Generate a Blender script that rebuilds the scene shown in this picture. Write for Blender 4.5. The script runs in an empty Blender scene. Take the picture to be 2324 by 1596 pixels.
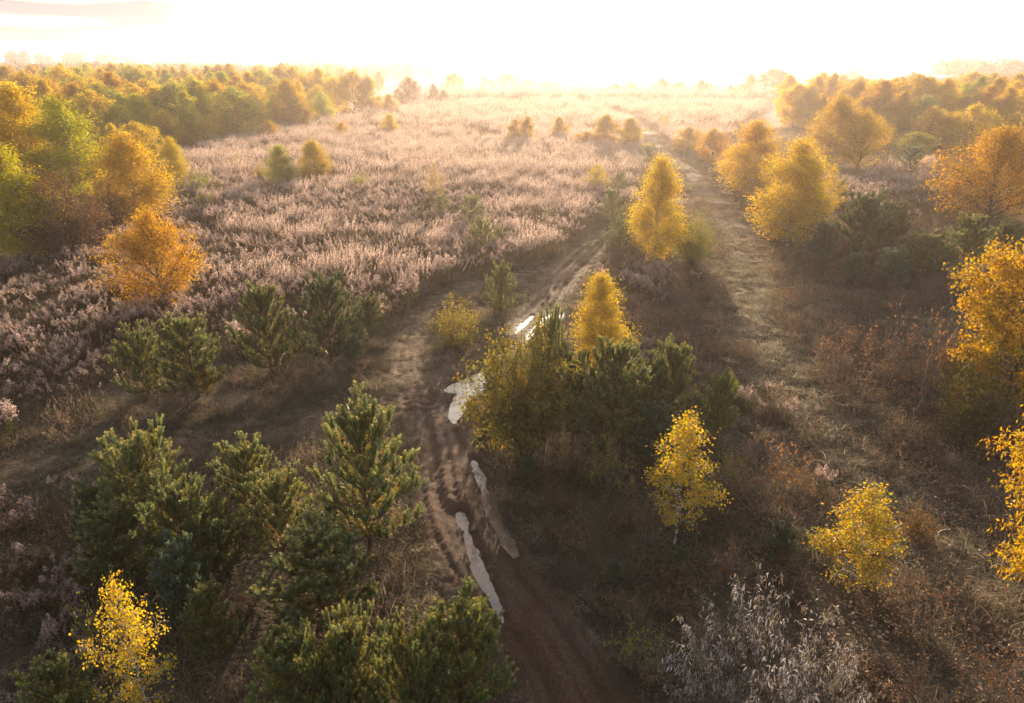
import bpy, math, random
import numpy as np
from math import radians, sin, cos, tan, pi, atan, sqrt
from mathutils import Vector

SC = bpy.context.scene
COL = SC.collection

# ------------------------------------------------------------------ camera
CAM_H = 11.0
FPX = 1599.0                       # focal length in px of a 2324 px wide picture
CX, CY = 1162.0, 798.0
PITCH = atan(657.0 / FPX)
cam = bpy.data.cameras.new('camera')
cam.sensor_width = 36.0
cam.lens = 36.0 * FPX / 2324.0
cam.clip_start = 0.1
cam.clip_end = 20000
camo = bpy.data.objects.new('camera', cam)
camo.location = (0, 0, CAM_H)
camo.rotation_euler = (pi / 2 - PITCH, 0, 0)
COL.objects.link(camo)
SC.camera = camo

# ------------------------------------------------------------------ sky, sun, exposure
SUN_EL, SUN_AZ = radians(9.0), radians(6.0)          # azimuth clockwise from +Y
world = bpy.data.worlds.new('World')
SC.world = world
world.use_nodes = True
nt = world.node_tree
bg = nt.nodes['Background']
sky = nt.nodes.new('ShaderNodeTexSky')
sky.sky_type = 'NISHITA'
sky.sun_disc = False
sky.sun_elevation = SUN_EL
sky.sun_rotation = SUN_AZ
sky.air_density = 1.0
sky.dust_density = 2.0
sky.ozone_density = 1.5
shs = nt.nodes.new('ShaderNodeHueSaturation')
shs.inputs['Saturation'].default_value = 0.5
nt.links.new(sky.outputs[0], shs.inputs['Color'])
# thin grey cloud sheet over the left of the sky, in long flat streaks
wtc = nt.nodes.new('ShaderNodeTexCoord')
wmp = nt.nodes.new('ShaderNodeMapping'); wmp.inputs['Scale'].default_value = (2.2, 1.5, 26.0)
wno = nt.nodes.new('ShaderNodeTexNoise'); wno.inputs['Scale'].default_value = 1.6; wno.inputs['Detail'].default_value = 6
wcr = nt.nodes.new('ShaderNodeMapRange'); wcr.inputs[1].default_value = .33; wcr.inputs[2].default_value = .55
wsp = nt.nodes.new('ShaderNodeSeparateXYZ')
wlf = nt.nodes.new('ShaderNodeMapRange'); wlf.inputs[1].default_value = -.08; wlf.inputs[2].default_value = -.42
wml = nt.nodes.new('ShaderNodeMath'); wml.operation = 'MULTIPLY'
wmx = nt.nodes.new('ShaderNodeMix'); wmx.data_type = 'RGBA'
wmx.inputs[7].default_value = (1.65, 1.57, 1.62, 1)
nt.links.new(wtc.outputs['Generated'], wmp.inputs[0]); nt.links.new(wmp.outputs[0], wno.inputs[0])
nt.links.new(wno.outputs['Fac'], wcr.inputs[0]); nt.links.new(wtc.outputs['Generated'], wsp.inputs[0])
nt.links.new(wsp.outputs[0], wlf.inputs[0]); nt.links.new(wcr.outputs[0], wml.inputs[0]); nt.links.new(wlf.outputs[0], wml.inputs[1])
nt.links.new(wml.outputs[0], wmx.inputs[0]); nt.links.new(shs.outputs[0], wmx.inputs[6])
nt.links.new(wmx.outputs[2], bg.inputs[0])
bg.inputs[1].default_value = 0.14
sl = bpy.data.lights.new('sun', 'SUN')
sl.energy = 5.0
sl.angle = radians(0.6)
sl.color = (1.0, 0.76, 0.50)
so = bpy.data.objects.new('sun', sl)
sd = Vector((sin(SUN_AZ) * cos(SUN_EL), cos(SUN_AZ) * cos(SUN_EL), sin(SUN_EL)))
so.rotation_euler = sd.to_track_quat('Z', 'Y').to_euler()
so.location = (0, 0, 60)
COL.objects.link(so)
SC.view_settings.view_transform = 'Standard'
SC.view_settings.look = 'None'
SC.view_settings.gamma = 1.0
SC.view_settings.exposure = 1.35
HAZE_DENSITY, HAZE_G = 0.00046, 0.64
HAZE_COL = (1.0, 0.87, 0.82)

cy = SC.cycles
cy.use_denoising = True
cy.denoiser = 'OPENIMAGEDENOISE'
cy.denoising_prefilter = 'ACCURATE'
cy.denoising_input_passes = 'RGB_ALBEDO_NORMAL'
cy.use_adaptive_sampling = True
cy.adaptive_threshold = 0.02
cy.max_bounces = 5
cy.diffuse_bounces = 2
cy.glossy_bounces = 2
cy.transmission_bounces = 3
cy.transparent_max_bounces = 4
cy.volume_bounces = 0
cy.sample_clamp_indirect = 4.0

# ------------------------------------------------------------------ picture <-> place
Fv = np.array([0, cos(PITCH), -sin(PITCH)])
Uv = np.array([0, sin(PITCH), cos(PITCH)])


def ground(px, py):
    """point of the flat ground seen at a pixel of the 2324 x 1596 picture"""
    px = np.asarray(px, float); py = np.asarray(py, float)
    a = (px - CX) / FPX; b = (CY - py) / FPX
    dy = b * Uv[1] + Fv[1]; dz = b * Uv[2] + Fv[2]
    t = CAM_H / -np.minimum(dz, -1e-4)
    return a * t, dy * t


def pix(x, y, z=0.0):
    d = y * Fv[1] + (z - CAM_H) * Fv[2]
    u = y * Uv[1] + (z - CAM_H) * Uv[2]
    return CX + FPX * x / d, CY - FPX * u / d, d


def height_at(x, y, top):
    t = (CY - top) / FPX
    # (y*U1+(h-H)U2) = t*(y*F1+(h-H)F2)
    return CAM_H + (t * y * Fv[1] - y * Uv[1]) / (Uv[2] - t * Fv[2])


def hgt(x, y):
    x = np.asarray(x, float); y = np.asarray(y, float)
    h = 0.10 * np.sin(x * .21 + y * .13) + 0.08 * np.sin(x * .11 - y * .27 + 1.3) + 0.05 * np.sin(x * .53 + .7) * np.sin(y * .41)
    far = np.clip((np.hypot(x, y) - 60) / 120, 0, 1)
    return h + far * 0.35 * np.sin(x * .045 + 1) * np.sin(y * .038)


def vnoise(x, y, seed=0):
    """value noise 0..1"""
    xi = np.floor(x).astype(np.int64); yi = np.floor(y).astype(np.int64)
    xf = x - xi; yf = y - yi
    xf = xf * xf * (3 - 2 * xf); yf = yf * yf * (3 - 2 * yf)
    def h(a, b):
        n = (a * 374761393 + b * 668265263 + seed * 974711) & 0x7fffffff
        n = ((n ^ (n >> 13)) * 1274126177) & 0x7fffffff
        return ((n ^ (n >> 16)) & 0xffff) / 65535.0
    return (h(xi, yi) * (1 - xf) + h(xi + 1, yi) * xf) * (1 - yf) + (h(xi, yi + 1) * (1 - xf) + h(xi + 1, yi + 1) * xf) * yf


def fbm(x, y, seed=0, o=4):
    s = 0; a = .5; t = 0
    for i in range(o):
        s = s + a * vnoise(x, y, seed + i); t += a
        x = x * 2.03 + 17.1; y = y * 2.03 + 5.3; a *= .5
    return s / t


def smooth(a, b, x):
    t = np.clip((x - a) / (b - a), 0, 1)
    return t * t * (3 - 2 * t)


# ------------------------------------------------------------------ mesh helpers
def mesh_np(name, V, F, mat=None, col=None, shade=False, uvy=None):
    V = np.ascontiguousarray(V, np.float32)
    F = np.ascontiguousarray(F, np.int32)
    n, k = F.shape
    me = bpy.data.meshes.new(name)
    me.vertices.add(len(V)); me.vertices.foreach_set('co', V.ravel())
    me.loops.add(n * k); me.loops.foreach_set('vertex_index', F.ravel())
    me.polygons.add(n); me.polygons.foreach_set('loop_start', np.arange(0, n * k, k, dtype=np.int32))
    if shade:
        me.polygons.foreach_set('use_smooth', np.ones(n, bool))
    if col is not None:
        c = np.ones((len(V), 4), np.float32); c[:, :3] = col
        at = me.color_attributes.new('col', 'FLOAT_COLOR', 'POINT')
        at.data.foreach_set('color', c.ravel())
    me.update(calc_edges=True)
    me.validate()
    if mat:
        me.materials.append(mat)
    return me


class Bag:
    """collects quads with a colour per vertex"""
    def __init__(s):
        s.V = []; s.F = []; s.C = []; s.n = 0

    def add(s, V, F, C):
        V = np.asarray(V, float).reshape(-1, 3)
        C = np.asarray(C, float)
        if C.ndim == 1:
            C = np.tile(C, (len(V), 1))
        s.V.append(V); s.F.append(np.asarray(F) + s.n); s.C.append(C); s.n += len(V)

    def leaves(s, P, D, N, L, W, C, bend=0.0):
        n = len(P)
        D = D / (np.linalg.norm(D, axis=1, keepdims=True) + 1e-9)
        S = np.cross(D, N); S /= (np.linalg.norm(S, axis=1, keepdims=True) + 1e-9)
        L = np.broadcast_to(L, (n,))[:, None]; W = np.broadcast_to(W, (n,))[:, None]
        V = np.empty((n, 4, 3))
        V[:, 0] = P
        V[:, 1] = P + D * L * .45 + S * W * .5
        V[:, 2] = P + D * L; V[:, 2, 2] -= bend * L[:, 0]
        V[:, 3] = P + D * L * .45 - S * W * .5
        F = np.arange(n * 4).reshape(n, 4)
        C = np.repeat(np.broadcast_to(C, (n, 3)), 4, axis=0)
        s.add(V.reshape(-1, 3), F, C)

    def blades(s, P, D, L, W, droop, C, rng, k=3, tipc=None):
        """arched grass blades: strips of k quads from P, first heading D"""
        n = len(P)
        D = D / np.linalg.norm(D, axis=1, keepdims=True)
        side = np.cross(D, np.array([0, 0, 1.0])); side += rng.normal(0, .3, side.shape)
        side /= np.linalg.norm(side, axis=1, keepdims=True) + 1e-9
        L = np.broadcast_to(L, (n,)); W = np.broadcast_to(W, (n,)); droop = np.broadcast_to(droop, (n,))
        V = np.empty((n, k + 1, 2, 3)); CC = np.empty((n, k + 1, 2, 3))
        p = P.copy(); d = D.copy()
        C = np.broadcast_to(C, (n, 3))
        for i in range(k + 1):
            w = (W * (1 - .85 * (i / k) ** 1.5) * .5)[:, None]
            V[:, i, 0] = p - side * w; V[:, i, 1] = p + side * w
            cc = C if tipc is None else C * (1 - i / k) + np.broadcast_to(tipc, (n, 3)) * (i / k)
            CC[:, i, 0] = cc; CC[:, i, 1] = cc
            p = p + d * (L / k)[:, None]
            d = d.copy(); d[:, 2] -= droop / k * 1.6
            d /= np.linalg.norm(d, axis=1, keepdims=True)
        b = (np.arange(n) * (k + 1) * 2)[:, None]
        F = np.concatenate([np.stack([b[:, 0] + 2 * i, b[:, 0] + 2 * i + 1, b[:, 0] + 2 * i + 3, b[:, 0] + 2 * i + 2], 1) for i in range(k)])
        s.add(V.reshape(-1, 3), F, CC.reshape(-1, 3))

    def tube(s, pts, rad, m=4, C=(1, 1, 1)):
        pts = np.asarray(pts, float); rad = np.asarray(rad, float)
        k = len(pts)
        T = np.gradient(pts, axis=0); T /= np.linalg.norm(T, axis=1, keepdims=True) + 1e-9
        ref = np.array([1.0, 0, 0]) if abs(T[:, 0]).mean() < .7 else np.array([0, 1.0, 0])
        A = np.cross(T, ref); A /= np.linalg.norm(A, axis=1, keepdims=True) + 1e-9
        B = np.cross(T, A)
        th = np.arange(m) * 2 * pi / m
        V = pts[:, None] + rad[:, None, None] * (A[:, None] * np.cos(th)[None, :, None] + B[:, None] * np.sin(th)[None, :, None])
        i = np.arange(k - 1)[:, None] * m; j = np.arange(m)[None]
        j2 = (j + 1) % m
        F = np.stack([i + j, i + j2, i + m + j2, i + m + j], -1).reshape(-1, 4)
        s.add(V.reshape(-1, 3), F, C)

    def mesh(s, name, mat, shade=False):
        return mesh_np(name, np.concatenate(s.V), np.concatenate(s.F), mat, np.concatenate(s.C), shade)


# ------------------------------------------------------------------ materials
def newmat(name):
    m = bpy.data.materials.new(name); m.use_nodes = True
    t = m.node_tree
    for n in list(t.nodes):
        t.nodes.remove(n)
    out = t.nodes.new('ShaderNodeOutputMaterial')
    return m, t, out


def N(t, typ, **kw):
    n = t.nodes.new(typ)
    for k, v in kw.items():
        setattr(n, k, v)
    return n


def foliage(name, trans=.5, tint=(1, 1, 1), gloss=0.04, obj=True, sat=1.0, rnd=.25, rough=.5):
    m, t, out = newmat(name)
    a = N(t, 'ShaderNodeAttribute'); a.attribute_name = 'col'
    oi = N(t, 'ShaderNodeObjectInfo')
    mul = N(t, 'ShaderNodeMix', data_type='RGBA', blend_type='MULTIPLY')
    mul.inputs[0].default_value = 1.0
    t.links.new(a.outputs['Color'], mul.inputs[6])
    if obj:
        t.links.new(oi.outputs['Color'], mul.inputs[7])
    else:
        mul.inputs[7].default_value = (*tint, 1)
    hs = N(t, 'ShaderNodeHueSaturation')
    mr = N(t, 'ShaderNodeMapRange')
    mr.inputs[3].default_value = 1 - rnd; mr.inputs[4].default_value = 1 + rnd
    t.links.new(oi.outputs['Random'], mr.inputs[0])
    t.links.new(mr.outputs[0], hs.inputs['Value'])
    t.links.new(mul.outputs[2], hs.inputs['Color'])
    d = N(t, 'ShaderNodeBsdfDiffuse'); tr = N(t, 'ShaderNodeBsdfTranslucent')
    hs2 = N(t, 'ShaderNodeHueSaturation'); hs2.inputs['Saturation'].default_value = sat
    t.links.new(hs.outputs[0], hs2.inputs['Color'])
    t.links.new(hs.outputs[0], d.inputs[0]); t.links.new(hs2.outputs[0], tr.inputs[0])
    mx = N(t, 'ShaderNodeMixShader'); mx.inputs[0].default_value = trans
    t.links.new(d.outputs[0], mx.inputs[1]); t.links.new(tr.outputs[0], mx.inputs[2])
    last = mx
    if gloss > 0:
        g = N(t, 'ShaderNodeBsdfGlossy'); g.inputs['Roughness'].default_value = rough
        g.inputs[0].default_value = (1, 1, 1, 1)
        m2 = N(t, 'ShaderNodeMixShader'); m2.inputs[0].default_value = gloss
        t.links.new(mx.outputs[0], m2.inputs[1]); t.links.new(g.outputs[0], m2.inputs[2])
        last = m2
    t.links.new(last.outputs[0], out.inputs[0])
    return m


def bark(name, c1, c2, scale=6, stretch=(1, 1, 4)):
    m, t, out = newmat(name)
    tc = N(t, 'ShaderNodeTexCoord'); mp = N(t, 'ShaderNodeMapping'); mp.inputs['Scale'].default_value = stretch
    no = N(t, 'ShaderNodeTexNoise'); no.inputs['Scale'].default_value = scale; no.inputs['Detail'].default_value = 4
    cr = N(t, 'ShaderNodeValToRGB')
    cr.color_ramp.elements[0].position = .42; cr.color_ramp.elements[0].color = (*c2, 1)
    cr.color_ramp.elements[1].position = .55; cr.color_ramp.elements[1].color = (*c1, 1)
    b = N(t, 'ShaderNodeBsdfPrincipled'); b.inputs['Roughness'].default_value = .9
    t.links.new(tc.outputs['Object'], mp.inputs[0]); t.links.new(mp.outputs[0], no.inputs[0])
    t.links.new(no.outputs['Fac'], cr.inputs[0]); t.links.new(cr.outputs[0], b.inputs['Base Color'])
    t.links.new(b.outputs[0], out.inputs[0])
    return m


def plain(name, c, rough=.8, noise=.15, scale=3, spec=.3):
    m, t, out = newmat(name)
    tc = N(t, 'ShaderNodeTexCoord')
    no = N(t, 'ShaderNodeTexNoise'); no.inputs['Scale'].default_value = scale; no.inputs['Detail'].default_value = 5
    cr = N(t, 'ShaderNodeValToRGB')
    cr.color_ramp.elements[0].position = .3; cr.color_ramp.elements[0].color = (*[x * (1 - noise) for x in c], 1)
    cr.color_ramp.elements[1].position = .7; cr.color_ramp.elements[1].color = (*[min(1, x * (1 + noise)) for x in c], 1)
    b = N(t, 'ShaderNodeBsdfPrincipled'); b.inputs['Roughness'].default_value = rough
    b.inputs['Specular IOR Level'].default_value = spec
    t.links.new(tc.outputs['Object'], no.inputs[0]); t.links.new(no.outputs['Fac'], cr.inputs[0])
    t.links.new(cr.outputs[0], b.inputs['Base Color']); t.links.new(b.outputs[0], out.inputs[0])
    return m


M = {}
M['leaf'] = foliage('autumn leaves', .55, gloss=.03, sat=1.08, rnd=.12)
M['needle'] = foliage('pine needles', .45, gloss=.06, rnd=.15, rough=.4)
M['plume'] = foliage('frosted goldenrod', .6, obj=False, gloss=.0, rnd=.2)
M['reed'] = foliage('frosted reed grass', .6, obj=False, gloss=.0, rnd=.2)
M['dry'] = foliage('dry grass', .6, obj=False, gloss=.02, rnd=.35)
M['frostleaf'] = foliage('frosted leaves', .35, gloss=.06, rnd=.1)
M['litter'] = foliage('fallen leaves', .2, obj=False, gloss=.03, rnd=.3)
M['birchbark'] = bark('birch bark', (.55, .5, .45), (.06, .05, .045), 5, (1, 1, 5))
M['bark'] = bark('brown bark', (.13, .085, .055), (.05, .035, .025), 9, (1, 1, .4))
M['pinebark'] = bark('pine bark', (.24, .12, .055), (.09, .05, .03), 9, (1, 1, .6))
M['greybark'] = bark('grey twig bark', (.26, .21, .18), (.12, .09, .075), 9)


# ------------------------------------------------------------------ roads and puddles (traced on the ground)
def track(pts):
    a = np.array(pts, float)
    x, y = ground(a[:, 0], a[:, 1])
    P = np.stack([x, y], 1)
    # Catmull-Rom
    out = []
    w = a[:, 2]
    for i in range(len(P) - 1):
        p0 = P[max(i - 1, 0)]; p1 = P[i]; p2 = P[i + 1]; p3 = P[min(i + 2, len(P) - 1)]
        for u in np.linspace(0, 1, 7)[:-1]:
            q = .5 * ((2 * p1) + (-p0 + p2) * u + (2 * p0 - 5 * p1 + 4 * p2 - p3) * u * u + (-p0 + 3 * p1 - 3 * p2 + p3) * u ** 3)
            out.append((q[0], q[1], w[i] * (1 - u) + w[i + 1] * u))
    out.append((P[-1, 0], P[-1, 1], w[-1]))
    return np.array(out)


# px, py, half width in metres
TRACK_MAIN = track([(1420, 1790, 1.15), (1310, 1596, 1.2), (1205, 1430, 1.2), (1085, 1270, 1.2), (1035, 1136, 1.2), (1005, 1030, 1.15), (1000, 930, 1.3), (1060, 850, 1.25),
                    (1150, 775, 1.2), (1220, 710, 1.25), (1270, 640, 1.3), (1330, 580, 1.1), (1400, 525, 1.1), (1500, 470, 1.1), (1600, 432, 1.4)])
TRACK_WEST = track([(960, 930, .9), (925, 850, 1.0), (935, 770, .9), (965, 705, .75), (1040, 650, .65), (1150, 625, .7), (1260, 600, .8), (1340, 555, .8)])
TRACK_LEFT = track([(985, 925, .9), (880, 930, 1.1), (760, 958, 1.1), (560, 1000, .95), (400, 1022, .85), (200, 1052, .8), (20, 1070, .8), (-200, 1085, .8)])
TRACK_FAR = track([(1690, 530, .9), (1640, 465, 1.1), (1600, 430, 1.2), (1545, 375, 1.2), (1500, 335, 1.1), (1465, 303, 1.0), (1435, 280, .9), (1380, 258, .8), (1310, 240, .8), (1270, 226, .8)])
TRAIL = track([(1640, 470, 1.4), (1680, 560, 1.5), (1690, 650, 1.6), (1720, 770, 1.3), (1790, 860, 1.1), (1870, 950, 1.0), (1950, 1050, 1.0), (2040, 1140, 1.0), (2200, 1290, 1.0)])
TRACKS = [TRACK_MAIN, TRACK_WEST, TRACK_LEFT, TRACK_FAR]


def tdist(tr, x, y):
    """lateral distance, signed offset, half width, distance along"""
    best = np.full(x.shape, 1e9); off = np.zeros(x.shape); hw = np.zeros(x.shape); al = np.zeros(x.shape)
    s0 = 0
    for i in range(len(tr) - 1):
        ax, ay, aw = tr[i]; bx, by, bw = tr[i + 1]
        dx, dy = bx - ax, by - ay
        L = math.hypot(dx, dy)
        t = np.clip(((x - ax) * dx + (y - ay) * dy) / (L * L), 0, 1)
        ex = x - (ax + t * dx); ey = y - (ay + t * dy)
        d = np.hypot(ex, ey)
        m = d < best
        best = np.where(m, d, best)
        off = np.where(m, (dx * ey - dy * ex) / L, off)
        hw = np.where(m, aw + (bw - aw) * t, hw)
        al = np.where(m, s0 + t * L, al)
        s0 += L
    return best, off, hw, al


def road_margin(x, y, tracks=None):
    """distance beyond the road edge (negative on the road)"""
    r = np.full(np.shape(x), 1e9)
    for tr in (tracks or TRACKS):
        d, o, w, a = tdist(tr, x, y)
        r = np.minimum(r, d - w)
    return r


def z5(pts, ox=860, oy=600):
    return [((ox + a / 2.6605) * .9078, (oy + b / 2.66) * .9078) for a, b in pts]


PUDDLES = [
    ('cream coloured forked puddle at the track junction', z5([(655, 1010), (720, 965), (800, 935), (860, 905), (960, 870), (1030, 850), (1040, 930), (960, 1000), (880, 1060), (830, 1100), (790, 1180), (740, 1245), (705, 1232), (688, 1160), (715, 1080), (742, 1038), (700, 1032)])),
    ('short bright puddle in the left rut behind the island pine', z5([(1138, 595), (1165, 555), (1205, 520), (1255, 485), (1248, 510), (1200, 555)])),
    ('broad bright puddle in the middle of the three rut puddles', z5([(1205, 650), (1225, 610), (1275, 555), (1330, 500), (1390, 468), (1388, 500), (1345, 550), (1290, 600), (1235, 640)])),
    ('narrow bright puddle in the right rut beside the yellow birch', z5([(1315, 632), (1345, 590), (1385, 540), (1420, 500), (1468, 456), (1462, 485), (1420, 545), (1370, 600), (1335, 628)])),
    ('long pale icy puddle filling the left rut', z5([(738, 345), (765, 325), (797, 335), (828, 395), (832, 455), (845, 500), (872, 560), (905, 630), (940, 710), (968, 785), (1010, 875), (1045, 965), (1070, 1065), (1050, 1062), (1000, 970), (950, 880), (890, 790), (850, 680), (824, 610), (804, 520), (795, 460), (758, 410)], 860, 1158)),
    ('long brown muddy puddle filling the right rut', z5([(850, -20), (888, 5), (932, 90), (948, 165), (1000, 270), (1035, 360), (1085, 450), (1130, 545), (1160, 625), (1125, 648), (1060, 570), (1000, 450), (955, 360), (925, 270), (900, 150), (868, 80)], 860, 1158)),
]


def poly_sd(poly, x, y):
    n = len(poly)
    d = np.full(x.shape, 1e9); ins = np.zeros(x.shape, bool)
    for i in range(n):
        ax, ay = poly[i]; bx, by = poly[(i + 1) % n]
        dx, dy = bx - ax, by - ay
        t = np.clip(((x - ax) * dx + (y - ay) * dy) / (dx * dx + dy * dy + 1e-12), 0, 1)
        d = np.minimum(d, np.hypot(x - ax - t * dx, y - ay - t * dy))
        c = ((ay > y) != (by > y)) & (x < dx * (y - ay) / (dy + 1e-12) + ax)
        ins ^= c
    return np.where(ins, -d, d)


PW = []
for lab, p in PUDDLES:
    a = np.array(p); gx, gy = ground(a[:, 0], a[:, 1])
    PW.append((lab, np.stack([gx, gy], 1), float(np.mean(hgt(gx, gy))) - 0.045))


def track_z(x, y):
    z = hgt(x, y)
    edge = road_margin(x, y)
    rough = (fbm(x * 2.2, y * 2.2, 3) - .5) * .07 + (fbm(x * 7, y * 7, 9, 3) - .5) * .06
    out = z + rough * .8
    for k, tr in enumerate(TRACKS):
        d, o, w, al = tdist(tr, x, y)
        wob = (vnoise(al * .35, al * 0 + k * 7.7) - .5) * .35
        o2 = o + wob
        rut = 0
        for c, dep, wd in ((-.5, .07, .16), (.42, .08, .17), (-.85, .025, .1), (-.08, .02, .07), (.75, .025, .08)):
            wv = (vnoise(al * .5 + c * 31, al * 0 + c * 13) - .5) * .16
            rut = rut + .012 * np.sin((o2 - c - wv) * 70) * np.exp(-((o2 - c - wv) / (wd * 1.5)) ** 2)
            rut = rut + dep * np.exp(-((o2 - c - wv) / wd) ** 2) - dep * .45 * np.exp(-((np.abs(o2 - c - wv) - wd * 1.7) / (wd * .6)) ** 2)
        out = out - rut * smooth(.15, -.25, d - w) * (1.0 if k == 0 else .4)
    out = out - smooth(-.15, .35, edge + (fbm(x * 1.6, y * 1.6, 21) - .5) * .5) * .16
    for lab, P, lev in PW:
        x0, y0 = P.min(0) - 1; x1, y1 = P.max(0) + 1
        m = (x > x0) & (x < x1) & (y > y0) & (y < y1)
        if not m.any():
            continue
        xs, ys = x[m], y[m]
        s = poly_sd(P, xs, ys) + (fbm(xs * 5, ys * 5, 5, 4) - .5) * .17
        zz = lev + np.clip((s + (.03 if 'forked' in lab else -.06 if 'bright' in lab else -.015)) * .3, -.05, .09)
        b = smooth(.55, .1, s)
        out[m] = out[m] * (1 - b) + zz * b
    return out


def struct(name, me, label, cat='ground'):
    o = bpy.data.objects.new(name, me); COL.objects.link(o)
    o['kind'] = 'structure'; o['label'] = label; o['category'] = cat
    return o


def grid_faces(nx, ny):
    i = np.arange(nx - 1)[:, None] * ny + np.arange(ny - 1)[None]
    return np.stack([i, i + ny, i + ny + 1, i + 1], -1).reshape(-1, 4)


# ground: one sheet to the horizon, fine near the camera
def axis(lo, hi, step, far, grow=1.13):
    a = list(np.arange(lo, hi, step)); s = step
    while a[-1] < far:
        s *= grow; a.append(a[-1] + s)
    b = []; s = step; v = lo
    while v > -far:
        s *= grow; v -= s; b.append(v)
    return np.array(b[::-1] + a)


gx = axis(-34, 34, .3, 5200); gy = axis(6, 66, .3, 5200)
XX, YY = np.meshgrid(gx, gy, indexing='ij')
ZZ = hgt(XX, YY)
near = (np.abs(XX) < 60) & (YY > 0) & (YY < 130)
em = np.full(XX.shape, 9.0); em[near] = road_margin(XX[near], YY[near])
ZZ = ZZ + np.where(near, (fbm(XX * 1.3, YY * 1.3, 31) - .5) * .14, 0) * smooth(0, 1, em)
ZZ -= smooth(.1, -.35, em) * .35
tr_d, _, tr_w, _ = tdist(TRAIL, XX, YY)
ZZ -= smooth(.6, -.5, tr_d - tr_w) * .08


def ground_mat():
    m, t, out = newmat('meadow soil and litter')
    tc = N(t, 'ShaderNodeTexCoord')
    def noise(s, d=5):
        n = N(t, 'ShaderNodeTexNoise'); n.inputs['Scale'].default_value = s; n.inputs['Detail'].default_value = d
        t.links.new(tc.outputs['Object'], n.inputs[0]); return n
    n1 = noise(.35); n2 = noise(9, 8); n3 = noise(.02)
    c1 = N(t, 'ShaderNodeValToRGB')
    e = c1.color_ramp.elements
    e[0].position = .3; e[0].color = (.035, .024, .018, 1)
    e[1].position = .72; e[1].color = (.14, .10, .07, 1)
    k = c1.color_ramp.elements.new(.5); k.color = (.07, .055, .034, 1)
    t.links.new(n2.outputs['Fac'], c1.inputs[0])
    mx = N(t, 'ShaderNodeMix', data_type='RGBA', blend_type='MIX')
    t.links.new(n1.outputs['Fac'], mx.inputs[0])
    t.links.new(c1.outputs[0], mx.inputs[6]); mx.inputs[7].default_value = (.085, .07, .045, 1)
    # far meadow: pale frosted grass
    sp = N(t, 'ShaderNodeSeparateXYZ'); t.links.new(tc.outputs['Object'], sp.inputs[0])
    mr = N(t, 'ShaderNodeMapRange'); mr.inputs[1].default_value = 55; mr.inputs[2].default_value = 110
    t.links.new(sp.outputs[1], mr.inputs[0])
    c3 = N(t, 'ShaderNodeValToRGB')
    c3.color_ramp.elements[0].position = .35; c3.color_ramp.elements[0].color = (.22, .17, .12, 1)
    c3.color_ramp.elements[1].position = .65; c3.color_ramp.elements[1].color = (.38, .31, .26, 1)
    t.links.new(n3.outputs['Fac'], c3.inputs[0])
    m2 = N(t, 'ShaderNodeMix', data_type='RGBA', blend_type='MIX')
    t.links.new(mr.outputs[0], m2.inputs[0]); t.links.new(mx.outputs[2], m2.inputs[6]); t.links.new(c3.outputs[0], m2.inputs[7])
    b = N(t, 'ShaderNodeBsdfPrincipled'); b.inputs['Roughness'].default_value = .95; b.inputs['Specular IOR Level'].default_value = .1
    t.links.new(m2.outputs[2], b.inputs['Base Color'])
    bp = N(t, 'ShaderNodeBump'); bp.inputs['Strength'].default_value = .8; bp.inputs['Distance'].default_value = .08
    t.links.new(n2.outputs['Fac'], bp.inputs['Height']); t.links.new(bp.outputs[0], b.inputs['Normal'])
    t.links.new(b.outputs[0], out.inputs[0])
    return m


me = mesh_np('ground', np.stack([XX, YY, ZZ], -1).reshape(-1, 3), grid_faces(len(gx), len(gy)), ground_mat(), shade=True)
struct('ground', me, 'flat heath of frosted meadow soil and dry litter')


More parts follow.
